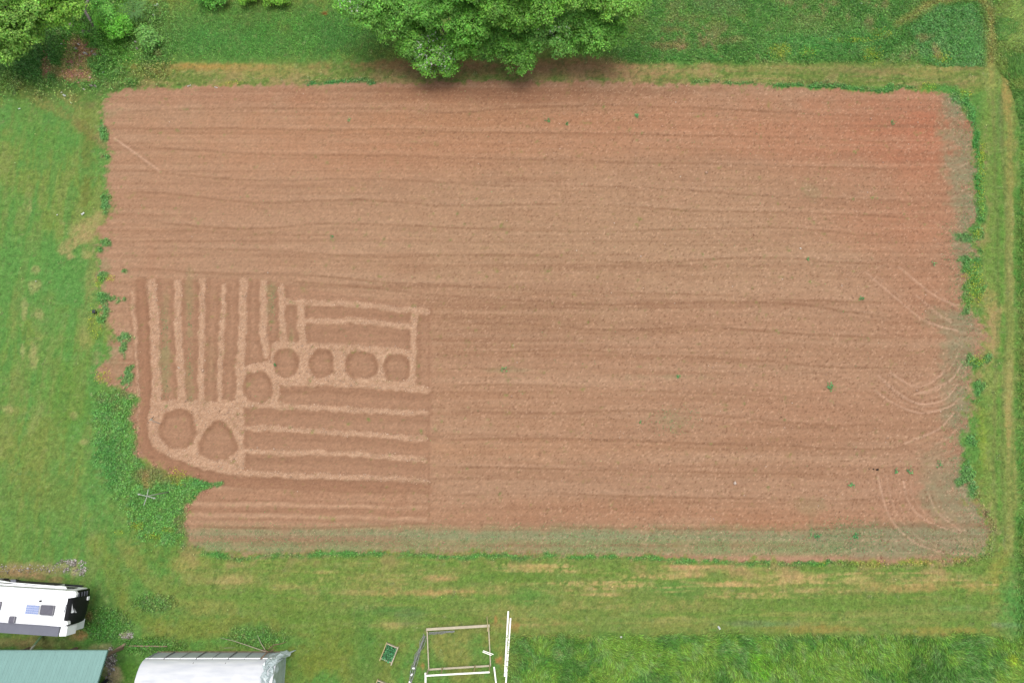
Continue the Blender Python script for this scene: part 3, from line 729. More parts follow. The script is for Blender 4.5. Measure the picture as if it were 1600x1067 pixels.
# ------------------------------------------------------------------ plant scatter
def pick(dens, n):
    p = (dens[:-1, :-1]*(~farm[:-1, :-1])).ravel().astype(np.float64); p /= p.sum()
    i = rng.choice(p.size, n, p=p)
    iy, ix = np.divmod(i, NX-1)
    x = gx[ix]+rng.random(n)*STEP; y = gy[iy]+rng.random(n)*STEP
    return x, y, Z[iy, ix], C[iy, ix]
def pix_ok():
    return (PX > -25) & (PX < 1625) & (PY > -25) & (PY < 1092)
VIS = pix_ok()
def tint(c, lo=.75, hi=1.35, hue=.08, boost=1.7):
    n = len(c)
    l = s2l(c)/KL
    k = np.exp(rng.uniform(math.log(lo), math.log(hi), n))[:, None]
    return np.clip(l*k*boost*(1+rng.normal(0, hue, (n, 3))), .003, .8)
def blades(name, dens, n, length, width, lean=.6, comb=None, lo=.7, hi=1.5, m=None, label='', cat=None, boost=1.0):
    x, y, z, c = pick(dens, n)
    L_ = length*rng.uniform(.5, 1.3, n); wd = width*rng.uniform(.6, 1.3, n)
    az_ = rng.uniform(0, 2*PI, n)
    if comb is not None:
        az_ = comb(x, y)+rng.normal(0, .5, n)
    ln = np.clip(rng.normal(lean, .25, n), 0.05, 1.35)
    dx, dy = np.cos(az_)*np.sin(ln), np.sin(az_)*np.sin(ln); dz = np.cos(ln)
    px_, py_ = -np.sin(az_)*wd/2, np.cos(az_)*wd/2
    P = np.stack([x, y, z-.01], -1)
    side = np.stack([px_, py_, np.zeros(n)], -1)
    tip = P+np.stack([dx, dy, dz], -1)*L_[:, None]; tip[:, 2] = np.maximum(tip[:, 2], z+.02)
    mid = P+np.stack([dx*.5, dy*.5, dz*.75], -1)*L_[:, None]
    VV = np.stack([P-side*.7, P+side*.7, mid+side, tip, mid-side], 1).reshape(-1, 3)
    b = np.arange(n)[:, None]*5
    FA = b+np.array([[0, 1, 2, 4]]); FB = b+np.array([[4, 2, 3, 3]])
    # tip as its own triangle
    tri = np.concatenate([b+np.array([[0, 1, 2]]), b+np.array([[0, 2, 4]]), b+np.array([[4, 2, 3]])])
    cc = tint(c, lo, hi, .08, boost)
    col = np.repeat(cc, 5, 0)
    me = np_mesh(name, VV, tri, np.clip(col, 0, .8))
    o = link(name, me, m or M_blade); tag(o, label, cat, kind='stuff')
    return o
def leaves_at(P, c, size, tilt=.5, lo=.7, hi=1.4, aspect=.6):
    n = len(P)
    s = size*rng.uniform(.6, 1.3, n)
    az_ = rng.uniform(0, 2*PI, n)
    nrm = np.stack([rng.normal(0, tilt, n), rng.normal(0, tilt, n), np.ones(n)], -1); nrm /= np.linalg.norm(nrm, axis=1)[:, None]
    u = np.stack([np.cos(az_), np.sin(az_), np.zeros(n)], -1); u -= nrm*(u*nrm).sum(1)[:, None]; u /= np.linalg.norm(u, axis=1)[:, None]
    v = np.cross(nrm, u)
    a = u*(s/2)[:, None]; b = v*(s*aspect/2)[:, None]
    VV = np.stack([P-a, P+b, P+a, P-b], 1).reshape(-1, 3)
    FA = np.arange(n*4).reshape(n, 4)
    return VV, FA, np.repeat(tint(c, lo, hi), 4, 0)
def leafbed(name, dens, n, size, height, label, cat=None, tilt=.42, lo=.6, hi=1.5, parent=None, m=None):
    x, y, z, c = pick(dens, n)
    P = np.stack([x, y, z+rng.random(n)**.7*height+.01], -1)
    VV, FA, cc = leaves_at(P, c, size, tilt, lo, hi)
    me = np_mesh(name, VV, FA, cc)
    o = link(name, me, m or M_leaf); tag(o, label, cat, kind='stuff')
    return o
M_blade = mat_attr('grass_blade', rough=.7, noise=0, bump=0, spec=.2, translucent=.3)
M_leaf = mat_attr('leaf', rough=.55, noise=0, bump=0, spec=.35, translucent=.38)

green = C[..., 1]-C[..., 0]                       # how green the turf is
gmask = (~field)*VIS
short = gmask*sst(-.02, .1, green)
blades('short_grass', short*(PX > 170)+short*.45*(PX <= 170), 120000, .10, .03, lean=.8, lo=.6, hi=1.5, boost=1.12, label='short mown grass covering the ground around the field')
comb = lambda x, y: fbm(x*.25, y*.25, 71, 3)*9.0
tall = gmask*np.maximum(np.maximum(bot*1.0, tr*1.0), sst(1585, 1606, PX)*sst(300, 340, PY)*.8)
tall = np.maximum(tall, .45*top*sst(.45, .6, NB)*gmask)
blades('tall_grass', tall, 100000, .32, .036, lean=1.0, comb=comb, lo=.6, hi=1.7, boost=1.72, label='long uncut grass lying over in tufts at the margins')
rough_ = gmask*np.maximum(sst(200, 300, PX)*(1-sst(600, 660, PX))*(1-sst(80, 100, PY)), (1-sst(160, 240, PX))*(1-sst(100, 140, PY)))*(.4+NB)
blades('rough_grass', rough_*1.0, 40000, .2, .04, lean=.9, lo=.65, hi=1.55, boost=2.0, label='dark rough grass between the rubble heap and the trees')
weedd = VIS*np.maximum.reduce([wl*np.clip(1.15-blur(field, 4)*1.3, 0, 1), top*.8*(~field), blue*1.2, weedm**1.5*.9, lush*((PX > 1080) & (PY < 300)), lush*.9*((PX > 300) & (PY > 700)), lush*((PX > 470) & (PX < 640) & (PY < 300)),
                               gmask*(1-sst(.7, 1.1, np.sqrt(((PX-165)/45)**2+((PY-975)/28)**2))), gmask*(1-sst(.7, 1.1, np.sqrt(((PX-240)/38)**2+((PY-942)/16)**2))),
                               gmask*(1-sst(.7, 1.1, np.sqrt(((PX-240)/55)**2+((PY-1010)/16)**2))), gmask*(1-sst(.7, 1.1, np.sqrt(((PX-400)/55)**2+((PY-995)/18)**2)))])
leafbed('leafy_weeds', weedd, 70000, .13, .16, 'low broad leaved weeds growing along the margins of the field')
rub = gmask*(1-sst(200, 290, PX+nzx*60))*(1-sst(110, 170, PY+nzy*50))*(1-.85*sst(.05, .4, sum(np.exp(-(((PX-x)/a)**2+((PY-y)/b)**2)) for (x, y, a, b) in ((118, 72, 20, 12), (115, 95, 16, 20), (138, 82, 18, 10), (72, 105, 6, 24), (120, 118, 20, 10)))))
leafbed('undergrowth', rub*(.3+sst(.45, .6, NB)), 26000, .15, .5, 'lush green undergrowth round the rubble in the corner', lo=.6, hi=1.9)
sprout = VIS*field*(bs*.8*film+sst(.4, .6, 1-sst(8, 60, bd))*(PX > 1440)*.35*film)
leafbed('seedlings', sprout+.0004*field, 16000, .05, .03, 'tiny grey green seedlings sprouting on the tilled soil', lo=.6, hi=1.6)
# greener sprouts
xx, yy, zz, cc = pick(VIS*field*(.004+.35*bs+1.2*np.clip(1-np.abs(PX-258)/7, 0, 1)*(PY > 480)*(PY < 625)*NB+.9*np.clip(1-np.abs(PX-296)/5, 0, 1)*(PY > 445)*(PY < 625)*(NF > .52)+1.1*np.clip(1-np.abs(PX-424)/6, 0, 1)*(PY > 445)*(PY < 520)*NF
      +.5*(np.hypot(PX-1320, (PY-838)*2) < 60)+.25*(np.hypot(PX-1050, (PY-658)*2) < 50)+.6*(PX > 1470)*(1-sst(5, 40, bd))), 5200)
P = np.stack([xx, yy, zz+.04], -1)
VV, FA, col = leaves_at(P, np.tile(np.array([[96, 150, 92]])/255., (len(P), 1)), .085, .5, .6, 1.4)
tag(link('sprouting_weeds', np_mesh('sprouting_weeds', VV, FA, col), M_leaf), 'scattered small green weeds sprouting in the beds and furrows', kind='stuff')

xx, yy, zz, cc = pick(VIS*np.where(YEL > .12, YEL, 0)*(.2+sst(.45, .65, NF)), 1900)
P = np.stack([xx, yy, zz+rng.uniform(.08, .25, len(xx))], -1)
VV, FA, col = leaves_at(P, np.tile(np.array([[182, 190, 56]])/255., (len(P), 1)), .075, .5, .6, 1.3, .9)
tag(link('yellow_flowers', np_mesh('yellow_flowers', VV, FA, col), M_leaf), 'small yellow flowers in patches among the weeds round the field', kind='stuff')
# clods and pebbles: small irregular stones joined into one mesh
def pebbles(name, dens, n, size, colours, label, m, flat=.6):
    x, y, z, _ = pick(dens, n)
    s = size*np.exp(rng.normal(0, .45, n))
    base = np.array([[1, 0, 0], [0, 1, 0], [-1, 0, 0], [0, -1, 0], [0, 0, flat], [0, 0, -flat]], float)
    fc = np.array([[0, 1, 4], [1, 2, 4], [2, 3, 4], [3, 0, 4], [1, 0, 5], [2, 1, 5], [3, 2, 5], [0, 3, 5]])
    a = rng.uniform(0, 2*PI, n); ca, sa = np.cos(a), np.sin(a)
    bb = base[None]*s[:, None, None]*rng.uniform(.6, 1.3, (n, 6, 1))
    VV = np.stack([bb[..., 0]*ca[:, None]-bb[..., 1]*sa[:, None]+x[:, None], bb[..., 0]*sa[:, None]+bb[..., 1]*ca[:, None]+y[:, None], bb[..., 2]+z[:, None]+s[:, None]*.25], -1).reshape(-1, 3)
    FF = (np.arange(n)[:, None, None]*6+fc[None]).reshape(-1, 3)
    cs = s2l(np.array(colours, float)/255.)/KL
    cc = cs[rng.integers(0, len(cs), n)]*rng.uniform(.8, 1.25, (n, 1))
    o = link(name, np_mesh(name, VV, FF, np.repeat(cc, 6, 0)), m); tag(o, label, None, kind='stuff'); return o
M_peb = mat_attr('stone_chips', rough=.9, noise=0, bump=0, spec=.2)
cld = VIS*field*(~plot)*(.25+sst(600, 1100, PX)*.9)*(.5+NB)+.2*VIS*plot
pebbles('soil_clods', cld, 22000, .02, [(200, 156, 128), (184, 140, 110), (170, 128, 100), (210, 172, 144)], 'small loose clods of dry soil on the tilled field', M_peb)
pebbles('ridge_crumbs', VIS*pm*(.5+NF), 12000, .021, [(236, 198, 168), (222, 184, 154), (206, 168, 138), (240, 206, 176)], 'pale dry crumbs of soil on the ridges of the marked plot', M_peb)
pebbles('field_stones', cld, 500, .022, [(236, 224, 206), (226, 206, 190)], 'tiny pale stones strewn over the tilled field', M_peb)
chip = VIS*(~field)*np.maximum.reduce([np.exp(-(((PX-x)/a)**2+((PY-y)/b)**2)) for (x, y, a, b) in ((118, 70, 16, 9), (115, 95, 14, 16), (138, 82, 15, 7), (72, 105, 5, 22), (120, 118, 18, 9))])
pebbles('brick_rubble', np.where(chip > .1, chip, 0), 900, .045, [(212, 152, 134), (206, 142, 126), (186, 122, 106), (222, 178, 160)], 'crumbled red brick rubble spilling down the grassy heap', M_peb)
gr = VIS*(~field)*np.maximum.reduce([np.exp(-(((PX-x)/a)**2+((PY-y)/b)**2)) for (x, y, a, b) in ((197, 993, 8, 5), (172, 1045, 8, 26), (50, 890, 60, 6), (122, 893, 9, 6), (110, 880, 16, 4))])
pebbles('gravel', np.where(gr > .12, gr, 0)*(.1+sst(.5, .65, NB)), 1500, .035, [(206, 198, 190), (178, 168, 158), (150, 140, 130), (226, 220, 214)], 'pale grey gravel beside the trailer and the green roofed shed', M_peb)

# ------------------------------------------------------------------ trees
M_bark = mat('bark', alb(120, 104, 88), rough=.95, noise=.35, scale=9, bump=.8)
M_dead = mat('dead_wood', alb(166, 156, 148), rough=.95, noise=.35, scale=7, bump=.8, stretch=(1, 1, 3))
def zat(v):
    ix = int(np.clip(np.searchsorted(gx, v.x), 1, NX-2)); iy = int(np.clip(np.searchsorted(gy, v.y), 1, NY-2))
    return float(Z[iy, ix])
def tree(name, label, lobes, hgt, col, group, blossom=0.0, dens=1.0, leaf=.17, cat='tree', seed=0, hi=1.5):
    """lobes: (px, py, radius px) of the crown masses as seen; hgt: height of lobe centres"""
    r_ = np.random.default_rng(900+seed)
    cs = []
    for i, (px, py, rp) in enumerate(lobes):
        zc = 1.0+(hgt*.72)*max(.06, (128-py)/128)+.3*r_.random() if cat == 'tree' else hgt*(.6+.3*r_.random())
        p = W(px, py, zc); sc = F/((H-zc)/(ct+(py-533.5)/F*st))
        cs.append((np.array(p), rp/sc))
    cm = np.mean([c[0] for c in cs], 0)
    if cat == 'tree':
        o2 = cm[:2].copy(); o2 /= np.linalg.norm(o2); o2 = o2*.6+np.array([0, .8]); cm[:2] += o2*(2.6 if group == GRP else 3.8)
    root = empty(name, (cm[0], cm[1], 0)); tag(root, label, cat, group)
    off = np.array([cm[0], cm[1], 0])
    base = W(0, 0); 
    # trunk and limbs
    mb = MB(); tr_r = .06*hgt**.9
    fork = Vector((0, 0, hgt*.45))
    mb.tube([(0, 0, -.2), (0.05, 0, .3), (.1*r_.normal(), .1*r_.normal(), hgt*.25), fork], [tr_r*1.5, tr_r, tr_r*.85, tr_r*.7], 8)
    mb.build('trunk', M_bark, root, True)
    lb = MB()
    allP = []; allN = []; K = []
    for c, r in cs:
        cl = c-off
        lb.tube([fork, (fork+Vector(cl))/2+Vector((0, 0, .2)), Vector(cl)], [tr_r*.55, tr_r*.35, tr_r*.15], 6)
        # foliage clumps on the lobe's shell
        nc = int(26*r*r*dens)+10
        d = r_.normal(size=(nc, 3)); d /= np.linalg.norm(d, axis=1)[:, None]
        d[:, 2] = np.where(d[:, 2] < -.35, -d[:, 2], d[:, 2])
        rr = r*((.62+.42*r_.random(nc)**.6) if cat == 'tree' else (.2+1.15*r_.random(nc)))
        cc_ = cl+d*rr[:, None]*np.array([1, 1, .8])
        for q in range(0, nc, 3):
            lb.tube([Vector(cl), Vector(cc_[q])], [.035, .012], 4)
        cr = (.28+.30*r_.random(nc))
        nl = 64
        e = r_.normal(size=(nc, nl, 3)); e /= np.linalg.norm(e, axis=2)[..., None]
        e[..., 2] = np.where(e[..., 2] < -.2, -e[..., 2], e[..., 2])
        P = cc_[:, None]+e*(cr[:, None, None]*(.55+.5*r_.random((nc, nl, 1))))
        Nn = e*.7+d[:, None]*.3+np.array([0, 0, .95])+r_.normal(size=e.shape)*.35
        allP.append(P.reshape(-1, 3)); allN.append(Nn.reshape(-1, 3))
        kk = np.repeat(np.exp(r_.normal(0, .2, nc)), nl); K.append(kk)
    P = np.concatenate(allP); Nn = np.concatenate(allN); K = np.concatenate(K)
    n = len(P)
    Nn /= np.linalg.norm(Nn, axis=1)[:, None]
    a = r_.normal(size=(n, 3)); a -= Nn*(a*Nn).sum(1)[:, None]; a /= np.linalg.norm(a, axis=1)[:, None]; b = np.cross(Nn, a)
    s = leaf*r_.uniform(.6, 1.3, n)
    A = a*(s/2)[:, None]; B = b*(s*.3)[:, None]
    VV = np.stack([P-A, P+B, P+A, P-B], 1).reshape(-1, 3)
    l = s2l(np.array(col)/255.)/KL
    cc2 = 2.2*l*(K*np.exp(r_.uniform(-.35, math.log(hi), n)))[:, None]*(1+r_.normal(0, .09, (n, 3)))
    if blossom:
        c0 = cs[0]; hit = (np.linalg.norm(P-(c0[0]-off)-np.array([0.1, -.2, .6]), axis=1) < c0[1]*1.0) & (r_.random(n) < blossom)
        cc2[hit] = np.array([.55, .57, .48])
    me = np_mesh('crown', VV, np.arange(n*4).reshape(n, 4), np.repeat(np.clip(cc2, .003, .75), 4, 0))
    link('crown', me, M_leaf, root)
    lb.build('branches', M_bark, root, True)
    return n
GRP = 'leafy trees crowding the top edge of the field'
G1 = (102, 152, 54); G2 = (102, 154, 60); G3 = (96, 150, 54)
cnt = 0
cnt += tree('broadleaf_tree', 'leftmost broadleaf tree of the top row, pale speckled crown over dark grass', [(552, 4, 24), (572, 22, 32), (612, 36, 30), (598, 2, 34), (635, 12, 26), (590, -30, 34)], 6.0, G2, GRP, .08, seed=1)
cnt += tree('blossoming_tree', 'small tree with white blossom on its crown beside the field edge', [(678, 86, 34), (650, 70, 30), (708, 76, 26), (658, 45, 28), (700, 105, 16)], 4.2, (104, 156, 58), GRP, .12, seed=2)
cnt += tree('broadleaf_tree', 'second broadleaf tree of the top row, just behind the white blossoming tree', [(700, 14, 36), (738, 34, 34), (728, 58, 26), (672, 20, 24), (710, -35, 40)], 7.0, G3, GRP, seed=3)
cnt += tree('broadleaf_tree', 'broadleaf tree in the middle of the row whose crown tip overhangs the brown strip', [(800, 66, 30), (813, 92, 22), (778, 50, 26), (826, 66, 20), (752, 74, 24)], 5.0, (100, 152, 58), GRP, seed=4)
cnt += tree('broadleaf_tree', 'tall dark green broadleaf tree at the middle of the top picture edge', [(782, 10, 34), (812, 20, 30), (845, 4, 34), (760, -20, 34), (810, -40, 38)], 7.5, G1, GRP, seed=5)
cnt += tree('broadleaf_tree', 'broadleaf tree with greyish leaf sheen right of the overhanging crown tip', [(856, 40, 32), (868, 66, 22), (888, 36, 24), (842, 62, 18)], 5.6, (106, 156, 68), GRP, .03, seed=6)
cnt += tree('broadleaf_tree', 'rightmost dense broadleaf tree, round crown beside the weedy bank', [(930, 52, 32), (905, 66, 20), (956, 56, 24), (922, 76, 14), (912, 26, 22)], 5.4, G2, GRP, seed=7)
cnt += tree('broadleaf_tree', 'light yellow green tree at the right end of the top row, cut by picture edge', [(962, 6, 34), (988, 2, 24), (930, -8, 28), (900, -10, 30), (950, -40, 36)], 6.6, (112, 160, 62), GRP, seed=8)
GL = 'yellow green trees in the top left corner'
cnt += tree('broadleaf_tree', 'large yellow green tree filling the top left corner of the picture', [(18, 28, 40), (36, 58, 28), (8, 70, 28), (48, 14, 22), (-20, 40, 40), (16, 86, 14), (0, -20, 40)], 6.5, (118, 160, 66), GL, seed=9)
cnt += tree('broadleaf_tree', 'yellow green tree right of the large corner tree, beside the dead log', [(84, 14, 26), (112, 8, 20), (76, 32, 15), (98, 28, 14), (95, -22, 30)], 5.5, (122, 166, 62), GL, seed=10)
GS = 'bright low bushes along the top of the picture'
cnt += tree('bush', 'low light green crown poking in at the top edge above the dark grass', [(392, -6, 15), (424, -7, 17), (436, -4, 12)], .7, (118, 168, 56), GS, cat='bush', seed=11, leaf=.15, dens=1.3)
# shrubs
GS = 'bright low bushes along the top of the picture'
for i, (lab_, lobes, hg, c) in enumerate([
    ('bright green bush beside the dead log at the top', [(162, 12, 12), (170, 28, 9)], 1.6, (104, 160, 66)),
    ('lime green bush below the feathery sumac on the heap', [(186, 50, 13), (198, 42, 10)], 1.3, (104, 168, 54)),
    ('small lime green bush right of the pale boulders', [(161, 36, 7)], 1.0, (108, 172, 56)),
    ('loose green bush on the right flank of the rubble heap', [(234, 66, 12), (228, 54, 9)], 1.2, (108, 154, 74)),
    ('green bush at the top picture edge left of the dark grass', [(330, -4, 14), (345, 0, 8)], .8, (98, 158, 62))]):
    cnt += tree('bush', lab_, lobes, hg, c, GS, cat='bush', seed=30+i, leaf=.15, dens=1.3)
# feathery frond shrub
def frond_shrub(px, py, label):
    b = W(px, py, 1.4); root = empty('sumac_shrub', (b.x, b.y, 0)); tag(root, label, 'shrub')
    MB().tube([(0, 0, -.1), (0.02, .02, .6), (0, 0, 1.2)], [.06, .05, .04]).build('trunk', M_bark, root, True)
    for k in range(13):
        a = 2*PI*k/13+random.uniform(-.2, .2); L_ = random.uniform(1.0, 1.45)
        pts = [Vector((math.cos(a)*L_*t, math.sin(a)*L_*t, 1.2+.45*math.sin(t*2.4)*.8)) for t in np.linspace(0, 1, 9)]
        VV = []; FF = []
        side = Vector((-math.sin(a), math.cos(a), 0))
        for j in range(1, 9):
            wl_ = .30*math.sin(PI*min(1, j/8*.9+.08))+.05
            for sg in (-1, 1):
                p = pts[j]; t = p+side*sg*wl_+Vector((math.cos(a), math.sin(a), 0))*.10-Vector((0, 0, .05))
                q = Vector((math.cos(a), math.sin(a), 0))*.055
                m_ = (p+t)/2
                i0 = len(VV); VV += [p, m_+q, t, m_-q]; FF.append((i0, i0+1, i0+2, i0+3))
        cc_ = np.tile(np.array(alb(112, 168, 84))*random.uniform(.8, 1.3), (len(VV), 1))
        link('frond', np_mesh('frond', np.array([list(v) for v in VV]), np.array(FF), cc_), M_leaf, root)
frond_shrub(208, 16, 'feathery sumac shrub with fronds spreading like a star')

# ------------------------------------------------------------------ rocks, logs, litter
M_rock = mat('pale_rock', alb(214, 208, 194), rough=.9, noise=.2, scale=5, bump=.6)
M_rockg = mat('grey_rock', alb(168, 156, 150), rough=.95, noise=.25, scale=5, bump=.6)
M_litter = mat('white_litter', (.72, .73, .72), rough=.5, noise=.08, scale=8)
def rock(px, py, sx, sy, sz, label, m, group=None, name='boulder', cat='rock', seed=0):
    p = W(px, py, 0); b = bmesh.new(); bmesh.ops.create_icosphere(b, subdivisions=2, radius=1)
    rr = random.Random(seed)
    cuts = [(Vector((rr.gauss(0, 1), rr.gauss(0, 1), rr.gauss(.2, .8))).normalized(), rr.uniform(.55, .85)) for _ in range(9)]
    for v in b.verts:
        for n_, d_ in cuts:
            e = v.co.dot(n_)
            if e > d_: v.co -= n_*(e-d_)
        v.co *= 1+rr.uniform(-.06, .06)
        v.co.x *= sx; v.co.y *= sy; v.co.z *= sz
    me = bpy.data.meshes.new(name); b.to_mesh(me); b.free()
    o = link(name, me, m, loc=(p.x, p.y, sz*.45+zat(p))); o.rotation_euler = (0, 0, rr.uniform(0, 3))
    return tag(o, label, cat, group)
GR = 'stones on the rubble heap'
rock(134, 85, .20, .16, .2, 'largest white stone on the red brick rubble', M_rock, GR, seed=1)
rock(119, 77, .15, .12, .12, 'greyish white stone left of the largest white one', M_rock, GR, seed=2)
rock(144, 81, .11, .09, .1, 'small white stone at the right end of the brick rubble', M_rock, GR, seed=3)
rock(148, 86, .2, .14, .12, 'brownish grey stone at the right tip of the brick rubble', M_rockg, GR, seed=4)
rock(112, 41, .26, .2, .3, 'grey boulder half sunk below the yellow green tree', M_rockg, GR, seed=5)
rock(133, 53, .24, .2, .28, 'mottled pale grey boulder above the brick rubble', M_rockg, GR, seed=6)
rock(139, 50, .14, .11, .16, 'smaller pale grey boulder against the mottled one', M_rockg, GR, seed=7)
rock(212, 66, .11, .09, .1, 'small pale stone alone on the right flank of the heap', M_rock, GR, seed=8)
rock(214, 76, .13, .1, .1, 'low buff stone below the small pale stone on the flank', M_rockg, GR, seed=9)
rock(142, 134, .12, .22, .1, 'long grey stone in the weeds left of the field corner', M_rockg, GR, seed=10)
rock(149, 135, .1, .2, .1, 'tilted grey stone right of the long grey stone', M_rockg, GR, seed=11)
rock(131, 140, .08, .14, .08, 'narrow pale stone left of the long grey stone', M_rock, GR, seed=12)
def scrap(px, py, L_, wd, a, label, m=None, group=None, z=.06, name='plastic_scrap', cat='litter', seed=0):
    """crumpled sheet of plastic with thickness"""
    p = W(px, py); b = bmesh.new(); n = 6; rr = random.Random(seed)
    vs = [[b.verts.new(((i/(n-1)-.5)*L_*(1+rr.uniform(-.1, .1)), (j/3-.5)*wd*(1+rr.uniform(-.3, .3)), rr.uniform(.0, .07))) for j in range(4)] for i in range(n)]
    for i in range(n-1):
        for j in range(3): b.faces.new((vs[i][j], vs[i+1][j], vs[i+1][j+1], vs[i][j+1]))
    bmesh.ops.solidify(b, geom=b.faces[:], thickness=.012)
    me = bpy.data.meshes.new(name); b.to_mesh(me); b.free()
    o = link(name, me, m or M_litter, loc=(p.x, p.y, z+zat(p))); o.rotation_euler = (0, 0, a)
    return tag(o, label, cat, group)
GT = 'white scraps lying in the grass'
for i, (x, y, l, wd, a, t) in enumerate([
    (131, 335, .26, .15, .8, 'bright white scrap on the lawn left of the field'),
    (101, 150, .3, .12, -.5, 'white plastic strip in the weeds left of the field corner'),
    (97, 146, .14, .09, .3, 'small white scrap at the upper end of the plastic strip'),
    (112, 162, .16, .08, -.7, 'white scrap lying below the plastic strip in the weeds'),
    (162, 114, .15, .1, 1.2, 'white scrap in dark weeds right of the brick rubble'),
    (97, 70, .14, .1, .5, 'white scrap left of the brick rubble'),
    (124, 71, .26, .09, -.6, 'white slat lying on the upper part of the brick rubble'),
    (31, 171, .2, .08, .1, 'white scrap alone on the upper left lawn'),
    (296, 135, .3, .05, .4, 'white twig like strip at the top soil edge, left one'),
    (338, 138, .3, .06, -.3, 'white twig like strip at the top soil edge, right one'),
    (245, 10, .35, .2, .6, 'white sheet scrap by the sumac shrub near the top'),
    (241, 25, .3, .1, -.8, 'thin white strip below the sheet scrap by the sumac'),
    (1123, 980, .26, .11, -1.0, 'white tube like scrap in the mown belt below the field'),
    (970, 994, .14, .1, .3, 'white scrap at the edge of the long bottom grass'),
    (1344, 8, .2, .12, .2, 'white scrap in the meadow at the top right'),
    (57, 450-10, .1, .06, .2, 'faint pale scrap in the left lawn'),
    (91, 337, .12, .08, .2, 'pale grey scrap left of the bright white scrap on the lawn'),
    (77, 911, .34, .1, .1, 'flat white board piece behind the trailer')]):
    scrap(x, y, l, wd, a, t, group=GT, seed=i)
# dead log
lg = MB(); p0 = W(134, -4, .9); p1 = W(147, 46, .1)
pts = [W(140, -8, 1.5), W(136, 6, 1.2), W(131, 14, .9), W(137, 25, .6), W(143, 36, .35), W(147, 47, .1)]
root = empty('dead_log', (pts[-1].x, pts[-1].y, 0)); tag(root, 'leaning dead grey log with broken side branch beside the corner trees', 'log')
o_ = pts[-1].copy(); o_.z = 0
lg.tube([p-o_ for p in pts], [.1, .12, .16, .12, .1, .05], 8).build('trunk', M_dead, root, True)
MB().tube([pts[2]-o_, W(126, 6, 1.5)-o_], [.07, .03], 6).build('branch', M_dead, root, True)

# ------------------------------------------------------------------ martin pole with cross arms
M_post = mat('weathered_post', alb(186, 182, 172), rough=.8, noise=.2, scale=6)
M_arm = mat('white_arm', alb(190, 196, 182), rough=.6, noise=.1)
top_ = W(230, 775, 2.9); bs_ = W(264, 768, 0)
root = empty('bird_pole', (bs_.x, bs_.y, 0)); tag(root, 'tall grey pole with a cross of four pale arms standing in the weeds', 'pole')
tl = top_-Vector((bs_.x, bs_.y, 0))
MB().tube([(0, 0, -.2), tl*.5, tl], [.04, .035, .03], 8).build('pole', M_post, root, True)
for (x, y) in ((217, 772), (241, 778), (232, 764), (225, 789)):
    e = W(x, y, 2.9)-Vector((bs_.x, bs_.y, 0))
    MB().bar(tl+Vector((0, 0, .02)), e+Vector((0, 0, .02)), .04, .035).build('cross_arm', M_arm, root)
for (x, y) in ((217, 772), (241, 778)):
    e = W(x, y, 2.9)-Vector((bs_.x, bs_.y, 0))
    MB().box(e+Vector((0, 0, -.03)), (.12, .1, .1)).build('end_cap', M_arm, root)
# small garden stake with tap head
p = W(246, 660, 0); root = empty('garden_stake', p); root.location.z = zat(p); tag(root, 'small white headed stake leaning beside the left round bed', 'stake')
MB().tube([(0.25, -.1, 0), (-.1, .05, .3), (-.25, .15, .5)], .02).build('stake_rod', M_post, root, True)
MB().tube([(-.3, .12, .5), (-.15, .2, .55)], .045).build('stake_head', M_arm, root, True)
MB().bar((-.25, .15, .5), (-.02, .42, .52), .03).build('stake_arm', mat('dark_plastic', (.02, .02, .022), rough=.5), root)
# black bucket-like box in the weeds
M_black = mat('black_plastic', (.018, .02, .024), rough=.4, noise=.2)
p = W(149, 488, 0)
b_ = MB().box((0, 0, .12), (.24, .26, .24), rz=.2, bevel=.03).build('black_crate', M_black); b_.location = (p.x, p.y, zat(p)+.04); tag(b_, 'small black plastic crate among the weeds at the left soil edge', 'crate')
p = W(1371, 733, 0)
for i, (dx, s, t) in enumerate(((0, .1, 'dark clod right one of the dark crumbs near the lower right furrow'), (-.3, .06, 'dark clod middle one of the dark crumbs near the lower right furrow'), (-.62, .05, 'dark clod left one of the dark crumbs near the lower right furrow'))):
    o = rock(1371+dx*22, 733.5-i*.6, s*1.3, s, s*.8, t, mat('dark_clod', (.03, .018, .012), rough=.95), 'dark crumbs of soil', 'dark_clod', 'clod', seed=60+i)

